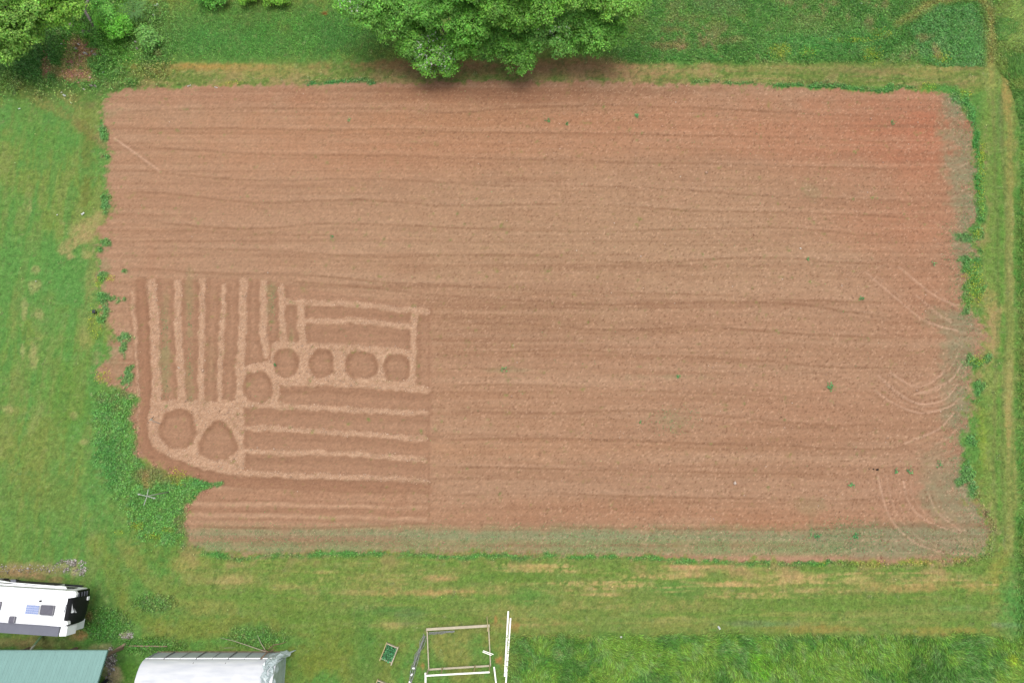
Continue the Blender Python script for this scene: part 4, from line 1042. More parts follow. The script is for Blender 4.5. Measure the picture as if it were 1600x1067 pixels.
# single weeds on the bare field
GW = 'single weeds growing on the bare field'
def weed(px, py, r, n, label, c=(92, 156, 92)):
    p = W(px, py); root = empty('weed', p); root.location.z = zat(p); tag(root, label, 'weed', GW)
    P = rng.normal(0, r*.5, (n, 3)); P[:, 2] = rng.uniform(.03, .14, n)
    VV, FA, col = leaves_at(P, np.tile(np.array([c])/255., (n, 1)), .14, .5, .7, 1.5)
    link('leaves', np_mesh('leaves', VV, FA, col), M_leaf, root)
    MB().tube([(0, 0, -.02), (0, 0, .1)], .012, 5).build('stem', M_bark, root)
for a in [(995, 182, .22, 26, 'bright weed near the top middle of the field'), (857, 188, .22, 18, 'weed left of the bright one near the top middle'), (886, 194, .18, 14, 'faint weed between the two top middle weeds'),
          (1297, 605, .34, 40, 'largest loose weed left of the middle turning marks'), (1394, 193, .2, 14, 'weed in the red soil of the top right corner'), (1275, 837, .22, 30, 'round weed in the green film of the bottom right strip'),
          (1262, 405, .12, 10, 'small weed above the upper turning marks'), (1346, 467, .16, 14, 'pale weed left of the upper turning marks'), (1330, 757, .22, 16, 'weed above the lowest turning marks'),
          (520, 370, .14, 10, 'small weed in the left middle of the field'), (546, 188, .2, 12, 'dull weed near the top left of the field'), (1060, 588, .22, 14, 'weed on the green streak right of the middle'),
          (787, 577, .24, 14, 'weed on the green streak just right of the plot'), (1000, 660, .14, 10, 'small weed left of the speckled patch'), (1400, 737, .2, 16, 'left one of three weeds on the lower right furrow'),
          (1421, 736, .26, 20, 'middle one of three weeds on the lower right furrow'), (1468, 727, .26, 22, 'right one of three weeds on the lower right furrow'), (1458, 412, .18, 12, 'weed close under the right margin bulge'),
          (430, 578-8, .12, 12, 'weed on the rim of the small round bed'), (1336, 836, .3, 30, 'loose weed patch low in the right bottom strip')]:
    weed(*a)

# ------------------------------------------------------------------ travel trailer
M_wh = mat('trailer_white', (.78, .79, .80), rough=.35, noise=.03, scale=1.5, spec=.5)
M_roof = mat('trailer_roof', (.66, .67, .68), rough=.6, noise=.14, scale=1.2, stretch=(.4, 1.5, 1))
M_cap = mat('trailer_black_cap', (.02, .02, .024), rough=.5, noise=.3, scale=2, spec=.5)
M_gray = mat('awning_grey', alb(132, 134, 146), rough=.75, noise=.06, scale=3)
M_dark = mat('dark_rubber', (.02, .02, .02), rough=.7)
M_alu = mat('aluminium', (.62, .63, .64), rough=.35, metal=.7, noise=.08)
M_lens = mat('smoked_vent', alb(112, 110, 122), rough=.3, noise=.25, scale=3, spec=.6)
ZR = 3.7
fr_n = W(107, 924, ZR); fr_s = W(107, 978, ZR)           # front roof corners
left_n = W(0, 917, ZR)
ax = (left_n-fr_n); ax.z = 0; ax.normalize()              # rearwards
rz = math.atan2(-ax.y, -ax.x)                             # local +x points to the nose
TWd = (fr_n-fr_s).length; LEN = 10.0
c0 = (fr_n+fr_s)/2
trailer = empty('travel_trailer', (c0.x, c0.y, 0), rz)
tag(trailer, 'white travel trailer with black nose cap parked at the lower left', 'trailer')
hw_ = TWd/2
def sidewall(prof, y0, y1, name, m, parent=trailer):
    b = bmesh.new()
    a = [b.verts.new((x, y0, z)) for x, z in prof]; c = [b.verts.new((x, y1, z)) for x, z in prof]; n = len(prof)
    b.faces.new(a); b.faces.new(c[::-1])
    for k in range(n): b.faces.new((a[k], c[k], c[(k+1) % n], a[(k+1) % n]))
    bmesh.ops.recalc_face_normals(b, faces=b.faces)
    me = bpy.data.meshes.new(name); b.to_mesh(me); b.free()
    return link(name, me, m, parent)
# body: fifth-wheel profile with raised nose
sidewall([(-LEN, .7), (-2.4, .7), (-2.3, 1.5), (-.2, 1.65), (-.12, 3.2), (-.2, ZR-.06), (-LEN, ZR-.06)], -hw_+.02, hw_-.02, 'body', M_wh)
# roof membrane, slightly domed
b = bmesh.new(); nxr, nyr = 24, 8; g_ = []
for i in range(nxr+1):
    row = []
    for j in range(nyr+1):
        x = -LEN+(LEN-.25)*i/nxr; y = -hw_+TWd*j/nyr
        row.append(b.verts.new((x, y, ZR-.055+.05*(1-(2*j/nyr-1)**2)-(.05 if i == nxr else 0))))
    g_.append(row)
for i in range(nxr):
    for j in range(nyr): b.faces.new((g_[i][j], g_[i+1][j], g_[i+1][j+1], g_[i][j+1]))
me = bpy.data.meshes.new('roof'); b.to_mesh(me); b.free(); link('roof', me, M_roof, trailer)
for y in (-hw_-.01, hw_+.01): MB().box((-LEN/2-.15, y, ZR-.08), (LEN-.3, .03, .07)).build('roof_trim', M_alu, trailer)
# black nose cap, bowed in plan and profile
b = bmesh.new(); g_ = []
prof = [(-.16, ZR+.005), (-.08, ZR-.02), (-.02, ZR-.16), (.03, 3.3), (.06, 2.8), (.06, 2.3), (.02, 1.9), (-.05, 1.6)]
ny = 14
for i, (x, z) in enumerate(prof):
    row = []
    for j in range(ny+1):
        t = 2*j/ny-1; bow = .1*(1-abs(t)**2.6)
        row.append(b.verts.new((x+bow*(i > 1)*min(1, (i-1)/3)+.0, t*(hw_+.005)*(1-.05*abs(i-3)/4), z)))
    g_.append(row)
for i in range(len(prof)-1):
    for j in range(ny): b.faces.new((g_[i][j], g_[i][j+1], g_[i+1][j+1], g_[i+1][j]))
bmesh.ops.solidify(b, geom=b.faces[:], thickness=.03)
bmesh.ops.recalc_face_normals(b, faces=b.faces)
me = bpy.data.meshes.new('nose_cap'); b.to_mesh(me); b.free()
me.polygons.foreach_set('use_smooth', np.ones(len(me.polygons), bool))
cap = link('nose_cap', me, M_cap, trailer)
# white swept side corners of the cap
MB().prism([(-1.0, -hw_-.02), (-.2, -hw_-.02), (.16, -hw_+.12), (.1, -hw_+.3), (-.14, -hw_+.36), (-1.0, -hw_+.3)], ZR-.30, ZR+.015).build('cap_corner', M_wh, trailer)
MB().prism([(-1.0, hw_+.02), (.22, hw_+.02), (.34, hw_-.12), (.3, hw_-.34), (-.1, hw_-.42), (-1.0, hw_-.3)], ZR-.22, ZR+.015).build('cap_corner', M_wh, trailer)
# sail-shaped emblem on the cap
def on_cap(y, z):
    zs = [p_[1] for p_ in prof][::-1]; xs_ = [p_[0] for p_ in prof][::-1]
    x = float(np.interp(z, zs, xs_)); t = y/hw_
    fi = float(np.interp(z, zs, list(range(len(prof)))[::-1]))
    return Vector((x+.1*(1-abs(t)**2.6)*min(1, max(0, (fi-1)/3))+.035, y, z))
def emblem(poly, name, m):
    b = bmesh.new(); vs = [b.verts.new(on_cap(y, z)) for y, z in poly]; b.faces.new(vs)
    bmesh.ops.solidify(b, geom=b.faces[:], thickness=.015)
    me = bpy.data.meshes.new(name); b.to_mesh(me); b.free(); return link(name, me, m, cap)
emblem([(.32, 3.5), (.08, 3.42), (-.14, 3.3), (-.26, 3.22), (-.30, 3.36), (-.28, 3.46)], 'emblem', M_wh)
emblem([(.0, 3.28), (-.2, 3.12), (-.34, 2.96), (-.31, 3.16)], 'emblem', M_wh)
for k in range(5):
    y = hw_-.22-.0*k; z = 3.34-k*.3
    mb_ = MB(); a = on_cap(hw_-.42, z); c = on_cap(hw_-.14, z-.02); mb_.bar(a, c, .05, .05).build('marker_slat', M_gray, cap)
a = on_cap(.45, 1.95); MB().box(a+Vector((.03, 0, .02)), (.06, .24, .22), bevel=.01).build('cap_lamp', M_wh, cap)
# roof fittings
def rl(px, py, z=ZR):
    v = W(px, py, z)-Vector((c0.x, c0.y, 0)); return Matrix.Rotation(-rz, 4, 'Z') @ v
v = rl(75, 952.5)
h = MB().box((v.x, v.y, ZR+.06), (.92, .62, .14), bevel=.05).build('roof_vent', M_lens, trailer)
MB().box((v.x, v.y-.36, ZR+.05), (.8, .05, .08)).build('vent_rim', M_alu, h)
v = rl(51.5, 951.8)
sp_ = MB().box((v.x, v.y, ZR+.05), (.88, .58, .03)).build('solar_panel', M_alu, trailer)
M_cell = mat('solar_cell', (.2, .25, .42), rough=.3, noise=.15, scale=10, spec=.6)
proto = None
for i in range(6):
    for j in range(4):
        if proto is None:
            proto = MB().box((0, 0, 0), (.128, .125, .012)).build('solar_cell', M_cell, sp_); q = proto
        else:
            q = proto.copy(); COL.objects.link(q)
        q.parent = sp_; q.location = (v.x-.36+i*.144, v.y-.21+j*.14, ZR+.071)
v = rl(20, 967.5)
MB().box((v.x, v.y, ZR+.06), (.42, .42, .14), bevel=.06).build('roof_vent', M_lens, trailer)
v = rl(-1, 946)
MB().box((v.x, v.y, ZR+.06), (.3, .55, .14), bevel=.06).build('roof_vent', M_lens, trailer)
v = rl(64, 938.5)
MB().tube([(v.x, v.y, ZR), (v.x, v.y, ZR+.12)], .06, 8).build('vent_pipe', M_dark, trailer)
v = rl(100, 933); MB().bar((v.x-.3, v.y+.05, ZR+.04), (v.x+.1, v.y+.05, ZR+.04), .02).build('antenna', M_alu, trailer)
v = rl(102, 950); MB().bar((v.x, v.y-.25, ZR+.03), (v.x+.05, v.y+.25, ZR+.03), .03).build('seam_ridge', M_gray, trailer)
# slide-out with grey topper on the south side
sx1 = rl(92, 987, 3.45).x; sy1 = rl(92, 993, 3.4).y
MB().box(((-LEN+.6+sx1)/2, (-hw_+sy1)/2, 2.0), (sx1+LEN-.6, abs(sy1+hw_)-.05, 2.6)).build('slide_out', M_wh, trailer)
MB().bar(((-LEN+.5+sx1)/2-(sx1+LEN-.5)/2, (-hw_+sy1)/2, 3.47), (sx1, (-hw_+sy1)/2, 3.47), abs(sy1+hw_)+.06, .03).build('slide_topper', M_gray, trailer)
MB().prism([(sx1+.04, sy1-.02), (sx1+.1, -hw_-.03), (-.05, -hw_-.03), (-.0, -hw_-.1), (sx1+.5, sy1+.02)], 2.4, 3.42).build('slide_fairing', M_wh, trailer)
# patio awning folded against the north side: roller and arms
for (a1, b1, r_) in (((-8.5, hw_+.12, 3.35), (-.6, hw_+.12, 3.35), .06),):
    MB().tube([a1, b1], r_, 8).build('awning_roller', M_wh, trailer, True)
for (a1, b1) in (((-6.8, hw_+.16, 2.5), (-1.0, hw_+.18, 3.3)), ((-5.6, hw_+.2, 2.9), (-.7, hw_+.2, 3.32)), ((-7.0, hw_+.3, 2.4), (-3.6, hw_+.15, 3.2))):
    MB().bar(a1, b1, .05, .05).build('awning_arm', M_wh, trailer)
MB().box((-LEN/2, hw_+.03, 2.35), (LEN-1.2, .03, .5)).build('side_window_band', M_cap, trailer)
MB().box((-LEN/2-.8, hw_+.028, 1.35), (LEN-3.2, .03, .9)).build('skirt_panel', M_dark, trailer)
MB().box((-4.6, hw_+.24, 2.9), (.35, .25, .05)).build('awning_bracket', M_gray, trailer)
for y in (-hw_+.12, hw_-.12):
    for x in (-6.4, -7.3):
        wh = MB().tube([(x, y-.12, .38), (x, y+.12, .38)], .38, 20).build('wheel', M_dark, trailer)
        MB().tube([(x, y-.13, .38), (x, y+.13, .38)], .2, 14).build('rim', M_alu, wh)
for y in (-.7, .7): MB().box((-1.4, y, .8), (.12, .12, 1.6)).build('landing_leg', M_dark, trailer)
# black sheet on the ground behind it
for i, (pts_, t) in enumerate((([(0, 903), (14, 903), (14, 908), (0, 910)], 'folded black tarpaulin on the gravel at the left picture edge'), ([(28, 907), (132, 914), (122, 919), (28, 914)], 'long black ground sheet under the trailer side'))):
    P_ = [W(*q) for q in pts_]; MB().prism([(q.x, q.y) for q in P_][::-1], .02, .1).build('black_tarpaulin', M_black)
    tag(bpy.data.objects['black_tarpaulin' if i == 0 else 'black_tarpaulin.001'], t, 'tarpaulin')

# ------------------------------------------------------------------ green roofed shed
ZE = 2.6
ne = W(168, 1016, ZE); se_e = W(158, 1067, ZE+.72)
Lw = 14.0
shed = empty('green_roofed_shed', (ne.x, ne.y, 0)); tag(shed, 'shed with a pale green ribbed metal roof at the bottom left', 'shed')
M_green = mat('green_metal_roof', alb(142, 186, 178), rough=.45, noise=.05, scale=1.2, spec=.4, metal=0.0)
M_green = mat('green_metal_roof', alb(142, 186, 178), rough=.5, noise=.09, scale=1.6, spec=.4, stretch=(1, .25, 1))
M_green2 = mat('green_trim', alb(128, 170, 160), rough=.4)
M_tim = mat('shed_timber', alb(150, 128, 104), rough=.9, noise=.3, scale=5, stretch=(1, 1, 6))
runs = 5.0; rise = runs*.72/(ne.y-se_e.y)
cs_ang = math.atan2(rise, runs)
# one slope as ribbed sheets, each sheet a part
def ribbed(x0, x1, y0, z0, y1, z1):
    b = bmesh.new(); xs_ = []; zs = []
    x = x0
    while x < x1-1e-6:
        for dx, dz in ((0, 0), (.16, 0), (.18, .014), (.21, .014), (.23, 0)):
            if x+dx <= x1+1e-6: xs_.append(x+dx); zs.append(dz)
        x += .23
    a = [b.verts.new((x, y0, z0+dz)) for x, dz in zip(xs_, zs)]; c = [b.verts.new((x, y1, z1+dz)) for x, dz in zip(xs_, zs)]
    for k in range(len(a)-1): 
        if xs_[k+1]-xs_[k] > 1e-6: b.faces.new((a[k], a[k+1], c[k+1], c[k]))
    bmesh.ops.remove_doubles(b, verts=b.verts, dist=1e-5)
    me = bpy.data.meshes.new('roof_sheet'); b.to_mesh(me); b.free(); return me
me = ribbed(0, .92, 0, 0, -runs, rise); me.materials.append(M_green)
for k in range(15):
    o = link('roof_sheet', me, None, shed, (-(k+1)*.92, .0, ZE+.002*(k % 2)))
me = ribbed(0, .92, -runs, rise, -2*runs, 0); me.materials.append(M_green)
for k in range(15):
    o = link('roof_sheet', me, None, shed, (-(k+1)*.92, -.02, ZE+.002*(k % 2)))
MB().bar((-13.8, -runs-.01, ZE+rise+.05), (.02, -runs-.01, ZE+rise+.05), .3, .03).build('ridge_cap', M_green2, shed)
MB().bar((.02, 0, ZE+.0), (.02, -runs, ZE+rise+.0), .03, .14).bar((.02, -runs, ZE+rise), (.02, -2*runs, ZE), .03, .14).build('gable_trim', M_green2, shed)
MB().box((-6.9, .03, ZE-.02), (13.8, .03, .12)).build('eave_trim', M_green2, shed)
for x in (-.35, -3.6, -6.9, -10.2, -13.5):
    for y in (-.35, -2*runs+.35): MB().box((x, y, ZE/2-.03), (.15, .15, ZE-.1)).build('post', M_tim, shed)
MB().box((-6.9, -2*runs+.4, 1.2), (13.2, .05, 2.4)).build('wall', M_tim, shed)

# green pole between trailer and shed
M_gp = mat('green_painted_pole', alb(126, 168, 120), rough=.6, noise=.15)
a_ = W(64, 994, .3); c_ = W(46, 1017, 1.9)
root = empty('green_ladder', (a_.x, a_.y, 0)); tag(root, 'faded green plank leaning from the trailer towards the shed roof', 'plank')
o0 = Vector((a_.x, a_.y, 0))
m1 = a_.lerp(c_, .62)
MB().bar(a_-o0, m1-o0, .26, .05).build('plank', M_gp, root)
MB().bar(m1-o0, c_-o0, .24, .06).build('plank_end', mat('pale_wood', alb(198, 200, 182), rough=.8, noise=.2), root)
# low timber edging and black pipe beside the shed
M_old = mat('old_timber', alb(164, 144, 118), rough=.9, noise=.3, scale=5)
def ground_bar(px0, py0, px1, py1, wd, hh, m, name, label, cat, group=None, z0=0.0, z1=0.0):
    a, c = W(px0, py0, z0), W(px1, py1, z1)
    mid = (a+c)/2; root = None
    o = MB().bar(a-Vector((mid.x, mid.y, 0))+Vector((0, 0, hh/2+.03)), c-Vector((mid.x, mid.y, 0))+Vector((0, 0, hh/2+.03)), wd, hh).build(name, m)
    o.location = (mid.x, mid.y, max(0, zat(mid))); tag(o, label, cat, group); return o
ground_bar(169, 1023, 197, 1005, .16, .1, M_old, 'timber_rail', 'weathered rail running from the shed corner to the gravel patch', 'rail')
ground_bar(203, 1008, 262, 1009, .08, .08, M_old, 'timber_rail', 'thin straight rail in the grass above the plastic tunnel', 'rail')
ground_bar(161, 1067, 170, 1061, .2, .14, M_black, 'black_pipe', 'short fat black pipe on the gravel beside the shed', 'pipe')
hz = [W(168, 1025, .05), W(172, 1035, .05), W(178, 1036, .05), W(182, 1040, .05)]
o = MB().tube(hz, .018, 5).build('black_hose', M_black); tag(o, 'thin black hose curling over the gravel beside the shed', 'hose')

# ------------------------------------------------------------------ plastic tunnel
tun_l = W(247, 1018, 0); tun_r = W(447, 1018, 0)
TL = (tun_r.x-tun_l.x)
tun = empty('plastic_tunnel', (tun_l.x, tun_l.y, 0)); tag(tun, 'arched tunnel greenhouse covered in white translucent plastic at the bottom', 'greenhouse')
TW_, TS, TR = 5.4, 1.55, 2.9       # width, side height, ridge height
M_film = bpy.data.materials.new('tunnel_film')
n_, N_, L2, P_ = nodes(M_film)
tc = N_.new('ShaderNodeTexCoord'); mp = N_.new('ShaderNodeMapping'); mp.inputs['Scale'].default_value = (.5, 2.5, 2.5)
nz = N_.new('ShaderNodeTexNoise'); nz.inputs['Scale'].default_value = 1.3; nz.inputs['Detail'].default_value = 5
L2.new(tc.outputs['Object'], mp.inputs[0]); L2.new(mp.outputs[0], nz.inputs[0])
rp = N_.new('ShaderNodeValToRGB'); rp.color_ramp.elements[0].color = (.60, .62, .67, 1); rp.color_ramp.elements[1].color = (.74, .75, .77, 1)
rp.color_ramp.elements[0].position = .3; rp.color_ramp.elements[1].position = .6
L2.new(nz.outputs[0], rp.inputs[0]); L2.new(rp.outputs[0], P_.inputs['Base Color'])
P_.inputs['Roughness'].default_value = .25; P_.inputs['Specular IOR Level'].default_value = .6
bp = N_.new('ShaderNodeBump'); bp.inputs['Strength'].default_value = .5; bp.inputs['Distance'].default_value = .05
L2.new(nz.outputs[0], bp.inputs['Height']); L2.new(bp.outputs[0], P_.inputs['Normal'])
tl_ = N_.new('ShaderNodeBsdfTranslucent'); tl_.inputs[0].default_value = (.75, .76, .78, 1)
ms = N_.new('ShaderNodeMixShader'); ms.inputs[0].default_value = .35
L2.new(P_.outputs[0], ms.inputs[1]); L2.new(tl_.outputs[0], ms.inputs[2]); L2.new(ms.outputs[0], N_['Material Output'].inputs['Surface'])
M_net = mat('side_net', alb(206, 216, 214), rough=.6, noise=.15, scale=2, stretch=(.6, 1, 3))
def arch(t):     # t 0..1 over the whole section, returns (y, z) local; y runs to the south
    if t < .15: return (-.02-.10*(t/.15)**2, TS*t/.15)
    if t > .85: return (-TW_+.02+.10*((1-t)/.15)**2, TS*(1-t)/.15)
    a = PI*(1-(t-.15)/.7); k = (TW_-.24)/2
    return (-TW_/2-k*math.cos(PI-a)*-1 if False else -TW_/2+k*math.cos(PI-a), TS+(TR-TS)*math.sin(a)**.9)
def film(t0, t1, x0, x1, name, m, nx=60, nt_=26, wob=.015, lift=.03):
    b = bmesh.new(); gg = []
    for i in range(nx+1):
        row = []
        for j in range(nt_+1):
            y, z = arch(t0+(t1-t0)*j/nt_)
            x = x0+(x1-x0)*i/nx
            sag = -.05*abs(math.sin(PI*x/1.28))**.7*(1 if t0 > .1 else 0)
            row.append(b.verts.new((x, y, z+lift+sag+random.uniform(-wob, wob))))
        gg.append(row)
    for i in range(nx):
        for j in range(nt_): b.faces.new((gg[i][j], gg[i][j+1], gg[i+1][j+1], gg[i+1][j]))
    bmesh.ops.recalc_face_normals(b, faces=b.faces)
    me = bpy.data.meshes.new(name); b.to_mesh(me); b.free()
    me.polygons.foreach_set('use_smooth', np.ones(len(me.polygons), bool))
    return link(name, me, m, tun)
film(.15, .85, -.05, TL+.05, 'plastic_cover', M_film)
film(.0, .148, .0, TL, 'side_sheet', M_net, nt_=6, lift=0, wob=.02)
film(.852, 1.0, .0, TL, 'side_sheet', M_net, nt_=6, lift=0, wob=.02)
nh = 9
M_hoop = mat('steel_hoop', (.16, .16, .17), rough=.5, metal=.3); M_hoopl = mat('pale_hoop', alb(150, 156, 158), rough=.5)
for i in range(nh):
    x = TL*i/(nh-1)*.97+.15
    dx = 0
    if i % 2:
        pts_ = [(x+dx, arch(t)[0]+.05, arch(t)[1]+.0) for t in np.linspace(0, .15, 5)]+[(x, arch(t)[0], arch(t)[1]-.06) for t in np.linspace(.17, 1, 14)]
        MB().tube(pts_, .035, 6).build('hoop', M_hoop, tun, True)
    else:
        pts_ = [(x, arch(t)[0]+.045, arch(t)[1]+.0) for t in np.linspace(0, .15, 5)]+[(x, arch(t)[0], arch(t)[1]-.06) for t in np.linspace(.17, 1, 14)]
        MB().tube(pts_, .02, 6).build('hoop', M_hoopl, tun, True)
MB().tube([(-.05, arch(.15)[0]+.03, TS+.03), (TL*.5, arch(.15)[0]+.03, TS+.01), (TL+.05, arch(.15)[0]+.03, TS+.03)], .035, 6).build('side_rail', M_wh, tun, True)
MB().box((TL/2, .03, .08), (TL, .04, .16)).build('base_board', M_old, tun)
# crumpled loose plastic bunched at the right end
b = bmesh.new(); gg = []
nj = 26
for i in range(7):
    row = []
    for j in range(nj+1):
        t = .02+.6*j/nj; y, z = arch(t)
        fl = .5*math.exp(-((t-.06)/.12)**2)
        row.append(b.verts.new((TL-.75+i*.14*(1+fl)+.10*math.sin(j*1.7+i)+(.35*fl if i > 3 else 0), y+.08*math.sin(j*.9+i*2)+fl*.3*(i > 2), max(.05, z+.10+.10*math.sin(i*2.3+j*.35)+random.uniform(-.03, .03)-(.5 if i == 6 else 0)))))
    gg.append(row)
for i in range(6):
    for j in range(nj): b.faces.new((gg[i][j], gg[i][j+1], gg[i+1][j+1], gg[i+1][j]))
bmesh.ops.recalc_face_normals(b, faces=b.faces)
me = bpy.data.meshes.new('loose_film'); b.to_mesh(me); b.free()
M_film2 = mat('loose_plastic', alb(206, 222, 222), rough=.25, noise=.22, scale=2.0, bump=.6, spec=.6, stretch=(3, 1, 1))
link('loose_film', me, M_film2, tun)
# left end film closing the arch
for x_, nm in ((-.06, 'end_sheet'), (TL+.03, 'end_sheet')):
    b = bmesh.new(); vs = [b.verts.new((x_+random.uniform(-.02, .02), *arch(t))) for t in np.linspace(0, 1, 30)]
    b.faces.new(vs); me = bpy.data.meshes.new(nm); b.to_mesh(me); b.free(); link(nm, me, M_film2, tun)
# cut branches piled at the tunnel
M_br = mat('bare_branch', alb(202, 190, 166), rough=.85, noise=.2); M_brd = mat('brown_branch', alb(150, 124, 100), rough=.9, noise=.3)
GB = 'cut branches beside the plastic tunnel'
for i, (pp, r_, m_, t) in enumerate([
    ([(416, 1018, .3), (390, 1009, .25), (366, 1001, .15), (344, 996, .1)], .03, M_br, 'longest bare branch pointing left from the pile at the tunnel'),
    ([(415, 1016, .3), (408, 1005, .3), (402, 991, .25)], .03, M_br, 'straight pale branch pointing up from the pile at the tunnel'),
    ([(420, 1014, .3), (428, 1007, .35), (440, 1005, .25), (447, 1002, .2)], .04, M_brd, 'brown forked branch pointing right from the pile at the tunnel'),
    ([(408, 1029, 1.7), (416, 1020, 1.3), (424, 1015, .6)], .05, M_brd, 'curved brown branch hanging over the tunnel side'),
    ([(410, 1015, .2), (420, 1018, .3), (428, 1014, .35)], .07, M_brd, 'thick stub at the heart of the branch pile'),
    ([(350, 1012, .05), (368, 1011, .05)], .015, M_br, 'short thin twig lying left of the branch pile')]):
    P_3 = [W(*q) for q in pp]; b0 = Vector((P_3[0].x, P_3[0].y, 0))
    o = MB().tube([q-b0 for q in P_3], [r_*(1-.6*k/(len(P_3)-1)) for k in range(len(P_3))], 6).build('cut_branch', m_, None, True); o.location = b0
    tag(o, t, 'branch', GB)

# ------------------------------------------------------------------ timber frame
M_lum = mat('new_lumber', alb(216, 204, 176), rough=.8, noise=.12, scale=4, stretch=(1, 1, 1))
M_lum2 = mat('yellow_lumber', alb(196, 184, 130), rough=.8, noise=.15, scale=4)
M_lumw = mat('white_lumber', (.74, .73, .66), rough=.7, noise=.06, scale=4)
org = W(715, 1010); frame = empty('timber_enclosure', (org.x, org.y, 0)); tag(frame, 'open rectangular frame of pale lumber with a low stud wall on the grass', 'timber frame')
oo = Vector((org.x, org.y, 0))
def fb(name, px0, py0, z0, px1, py1, z1, wd, hh, m):
    return MB().bar(W(px0, py0, z0)-oo, W(px1, py1, z1)-oo, wd, hh).build(name, m, frame)
fb('top_beam', 666, 983, .55, 765, 977, .55, .17, .09, M_lum)
fb('side_beam', 667.5, 986, .5, 670, 1046, .45, .07, .09, M_lum)
fb('side_beam', 763.5, 979, .5, 766.5, 1040, .45, .07, .09, M_lum)
fb('bottom_plate', 669, 1045.5, .3, 766, 1039.5, .3, .12, .07, M_lum)
fb('top_plate', 666, 1055, 1.75, 765, 1049.5, 1.75, .10, .07, M_lumw)
fb('stud', 691.5, 1042, .34, 689, 1053, 1.7, .09, .05, M_lum2)
fb('stud', 742.5, 1038.5, .34, 740, 1051, 1.7, .09, .05, M_lum2)
fb('stud', 669, 1045, .34, 666.5, 1055, 1.7, .09, .05, M_lum)
fb('stud', 765.5, 1038, .34, 764.5, 1050, 1.7, .08, .05, M_lum2)
for (x, y) in ((667, 985), (764, 979), (670, 1044), (766, 1039)):
    v = W(x, y, .25)-oo; MB().box((v.x, v.y, .22), (.09, .09, .5)).build('corner_leg', M_lum2, frame)
fb('brace', 762, 986, .6, 762, 978, .62, .1, .04, M_lum2)
v0 = W(761, 963, .05); v1 = W(762, 977, .62)
MB().bar(v0-oo, v1-oo, .06, .05).build('brace', M_lum2, frame)
# grey netting hung in the corner and running off left
M_netg = mat('grey_net', alb(178, 180, 178), rough=.7, noise=.25, scale=9)
b = bmesh.new()
pts0 = [W(670+i*4, 987.5-i*.25, .5)-oo for i in range(11)]; pts1 = [W(670+i*4, 991-i*.35, .08)-oo for i in range(11)]
pts1 = [p_+Vector((0, random.uniform(-.05, .05), 0)) for p_ in pts1]
for i in range(10):
    for k in range(4):
        pass
mbn = MB()
for i in range(11): mbn.tube([pts0[i], pts1[i]], .012, 4)
for k in range(4):
    mbn.tube([pts0[i].lerp(pts1[i], k/3) for i in range(11)], .014, 4)
b.free(); o = mbn.build('net_panel', M_netg, frame); o['kind'] = 'stuff'
pth = [(664, 992), (660, 1004), (656, 1014), (652, 1024), (648, 1036), (644, 1046), (642, 1058), (640, 1070)]
root = empty('rolled_netting', W(652, 1030)); tag(root, 'crumpled roll of grey wire netting trailing left of the timber frame', 'netting'); ro = Vector(root.location)
mbn = MB()
for s_ in range(8):
    rr = random.Random(s_); off = Vector((rr.gauss(0, .06), rr.gauss(0, .04), 0))
    mbn.tube([W(*q)-ro+off+Vector((rr.gauss(0, .09), rr.gauss(0, .09), rr.uniform(.04, .26))) for q in pth], .014, 4)
mbn.build('wire_roll', M_netg, root)
for i, (x, y) in enumerate(((647, 1042), (644, 1052), (641, 1064))):
    v = W(x, y)-ro; MB().box((v.x, v.y, .28), (.16, .1, .05), rz=i, bevel=.01).build('white_tie', M_litter, root)
mbn = MB().tube([W(*q)-ro+Vector((0.08, 0, .1)) for q in pth[:6]], [.012, .015, .015, .02, .02, .025], 6).build('core_pipe', mat('dark_pipe', alb(96, 98, 98), rough=.6), root)
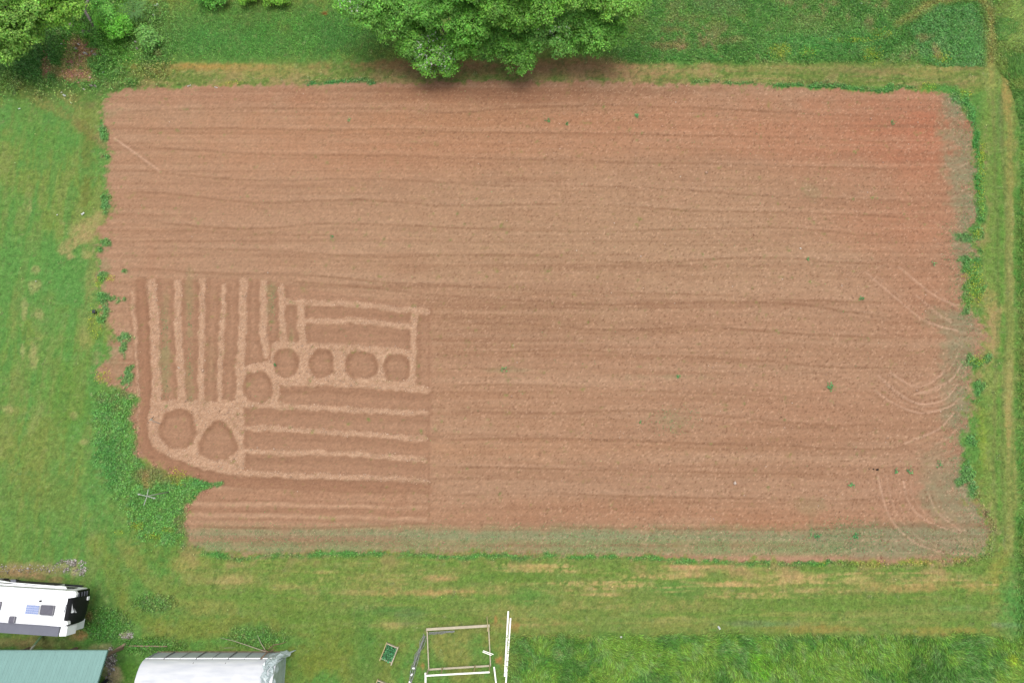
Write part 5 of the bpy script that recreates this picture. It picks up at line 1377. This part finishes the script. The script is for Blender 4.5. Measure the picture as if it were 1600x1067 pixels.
# loose boards
GBd = 'loose white boards beside the timber frame'
ground_bar(794.2, 954, 788.6, 1056, .11, .05, M_lumw, 'white_board', 'upper left one of the two long white boards lying side by side', 'board', GBd)
ground_bar(797.8, 965, 790.5, 1066, .10, .05, M_lumw, 'white_board', 'lower right one of the two long white boards lying side by side', 'board', GBd)
ground_bar(772, 1041, 778, 1090, .1, .05, M_lumw, 'white_board', 'white board cut by the bottom edge, right of the stud wall', 'board', GBd, z0=.5, z1=.5)
ground_bar(665, 1050, 665.5, 1095, .12, .06, M_lumw, 'white_board', 'white board cut by the bottom edge, below the frame corner', 'board', GBd, z0=1.0, z1=1.0)
ground_bar(755, 1015.5, 771, 1021.5, .05, .04, M_lumw, 'lumber_stick', 'upper one of two short sticks crossing the frame side', 'stick', 'short sticks', z0=.56, z1=.6)
ground_bar(754, 1017.5, 768, 1023, .05, .04, M_lumw, 'lumber_stick', 'lower one of two short sticks crossing the frame side', 'stick', 'short sticks', z0=.56, z1=.6)

# ------------------------------------------------------------------ planter boxes
def planter(px, py, label, n=420):
    p = W(px, py, .2); a = R(-21); root = empty('planter_box', (p.x, p.y, zat(p)), a); tag(root, label, 'planter', 'wooden planter boxes full of green plants')
    w2, h2 = .43, .56
    for sg in (-1, 1): MB().box((sg*w2, -.04, .16), (.07, 2*h2+.16, .28)).build('side_board', M_lum2 if sg < 0 else M_lum, root)
    for sg in (-1, 1): MB().box((0, sg*(h2-.04), .14), (2*w2-.075, .06, .26)).build('end_board', M_lum, root)
    MB().box((0, 0, .08), (2*w2-.08, 2*h2-.16, .14)).build('potting_soil', mat('potting_soil', (.05, .03, .02), rough=1, noise=.3), root)
    P = np.stack([rng.uniform(-w2*.85, w2*.9, n), rng.uniform(-h2*1.0, h2*.8, n), rng.uniform(.18, .42, n)], -1)
    VV, FA, col = leaves_at(P, np.tile(np.array([[92, 158, 104]])/255., (n, 1)), .12, .7, .5, 1.6, .75)
    o = link('plants', np_mesh('plants', VV, FA, col), M_leaf, root)
planter(608, 1020, 'wooden planter box brimming with green plants, wholly on the lawn')
planter(594, 1078, 'wooden planter box of green plants cut by the bottom picture edge')
print('leaves', cnt, 'comps', [len(c[1]) for c in comps], 'tris', sum(len(o.data.loop_triangles) if False else sum(max(1, 1) for _ in ()) for o in []))
